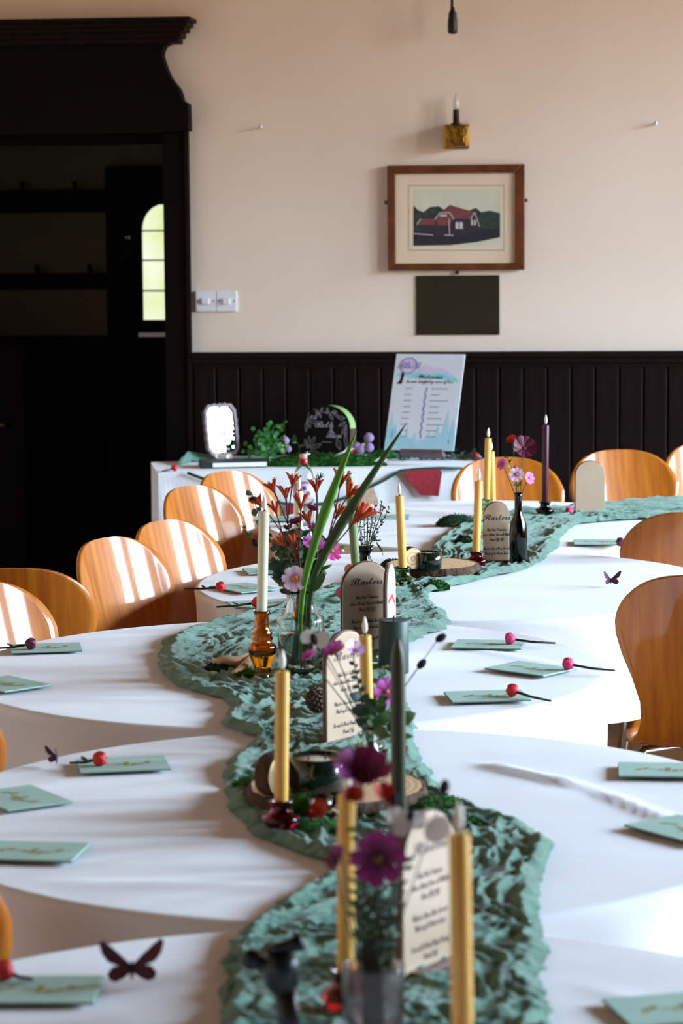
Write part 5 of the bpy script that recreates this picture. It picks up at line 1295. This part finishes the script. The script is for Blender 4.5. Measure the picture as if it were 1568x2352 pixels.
for k, ((px, py), r, lab) in enumerate(AL):
    g0 = splace(px, 1056); hd = at_y(px, py, g0.y) - g0
    t = thing('allium_flower', 'lilac pom-pom allium ' + lab, 'flower', g0, 0, 'lilac alliums')
    MB().ball(hd, r * 1.25, 16, 11, (1, 1, 1), .1, k).build('flower_head', 'allium', t); MB().tube([(0, 0, 0), hd], .0013, 6).build('stem', 'stem_green', t)
for nm, px, py, sd, lab in (('l', 650, 1018, 1, 'between the left alliums'), ('r', 838, 1012, 2, 'between the right alliums')):
    g0 = splace(px, 1056); nd = [g0, at_y(px, py + 18, g0.y), at_y(px + 6, py - 12, g0.y)]
    sprig('yellow-green leafy sprig ' + lab, nd, auto(nd, .022, .012, sd, 14, .35), g0, 'leaf_yellow')
g0 = splace(690, 1052); nd = [g0, at_y(685, 1020, g0.y), at_y(672, 1006, g0.y)]
sprig('curled olive leaf behind the left alliums', nd, auto(nd, .03, .012, 9, 5, .4), g0, 'leaf_mid')
g0 = splace(812, 1060)
cosmos('orange bloom lying in the moss below the right alliums', g0 + V((0, -.01, .03)), g0, (0, -.6, .8), .034, 'petal_orange', 'petal_orange', 8, .5, group='moss blooms')
for k, (a, b_, lab) in enumerate((((762, 1050), (812, 1030), 'slanting before the name sign'), ((690, 1050), (712, 1042), 'short, at the left foot of the name sign'), ((830, 1064), (888, 1056), 'long, at the right of the moss'), ((640, 1060), (700, 1062), 'lying along the left of the moss'))):
    z0 = SZ + .034; A, B = at_y(*a, Sc.y - .1), at_y(*b_, Sc.y - .1)
    t = thing('white_twig', 'thin white twig ' + lab, 'twig', A, 0, 'white twigs')
    MB().tube([(0, 0, 0), (B - A) * .5 + V((0, 0, .002)), B - A], [.003, .003, .0015], 7).build('twig', 'paper', t)
    MB().tube([(B - A) * .5 + V((0, 0, .002)), (B - A) * .75 + V((0, 0, .012))], [.002, .001], 6).build('side_shoot', 'paper', t)
eg = splace(975, 1056); rnd = random.Random(12); b = MB()
for k in range(160):
    P = V((rnd.uniform(-.13, .15), rnd.uniform(-.035, .03), abs(rnd.gauss(0, .014)))); a = rnd.uniform(0, 2 * PI)
    b.leaf(P, P + V((math.cos(a) * .018, math.sin(a) * .014, rnd.uniform(0, .014))), .011, (rnd.uniform(-.4, .4), -.6, 1), 3, .6)
o = b.build('eucalyptus_garland', 'leaf_euc'); o.location = eg; o['kind'] = 'stuff'; o['label'] = 'pale eucalyptus leaves strewn under the welcome board'; o['category'] = 'foliage'
# bunting on the front of the sign table
nf = V((uy.x, uy.y, 0)); F0 = V((Sc.x, Sc.y, 0)) - nf * (SD / 2 + .022)
def fp(px, py, off=0.):
    r = ray(px, py); t_ = (F0 - nf * off - CAMP).dot(nf) / r.dot(nf); return CAMP + r * t_
c0 = fp(960, 1077)
t = thing('bunting', 'dark green bunting cord with red velvet and burlap flags on the sign table front', 'bunting', c0)
MB().tube([fp(x, y) - c0 for x, y in ((430, 1086), (520, 1120), (600, 1146), (650, 1156), (700, 1160), (760, 1155), (820, 1134), (880, 1104), (920, 1081), (960, 1077), (1010, 1075), (1062, 1076))], .0055, 8).build('cord', 'cord_green', t)
def flag(pts, m_):
    P = [fp(x, y, .004) - c0 for x, y in pts]; n = len(P); b = MB()
    b.add(P + [q + nf * .004 for q in P], [tuple(range(n)), tuple(range(2 * n - 1, n - 1, -1))] + [(i, i + n, (i + 1) % n + n, (i + 1) % n) for i in range(n)]); b.build('flag', m_, t, False)
flag([(919, 1080), (1004, 1073), (1015, 1085), (1007, 1140), (964, 1137), (944, 1113)], 'velvet_red')
flag([(818, 1137), (857, 1118), (868, 1150), (874, 1186), (838, 1192)], 'burlap')
flag([(655, 1158), (700, 1161), (688, 1200), (668, 1204)], 'velvet_red')
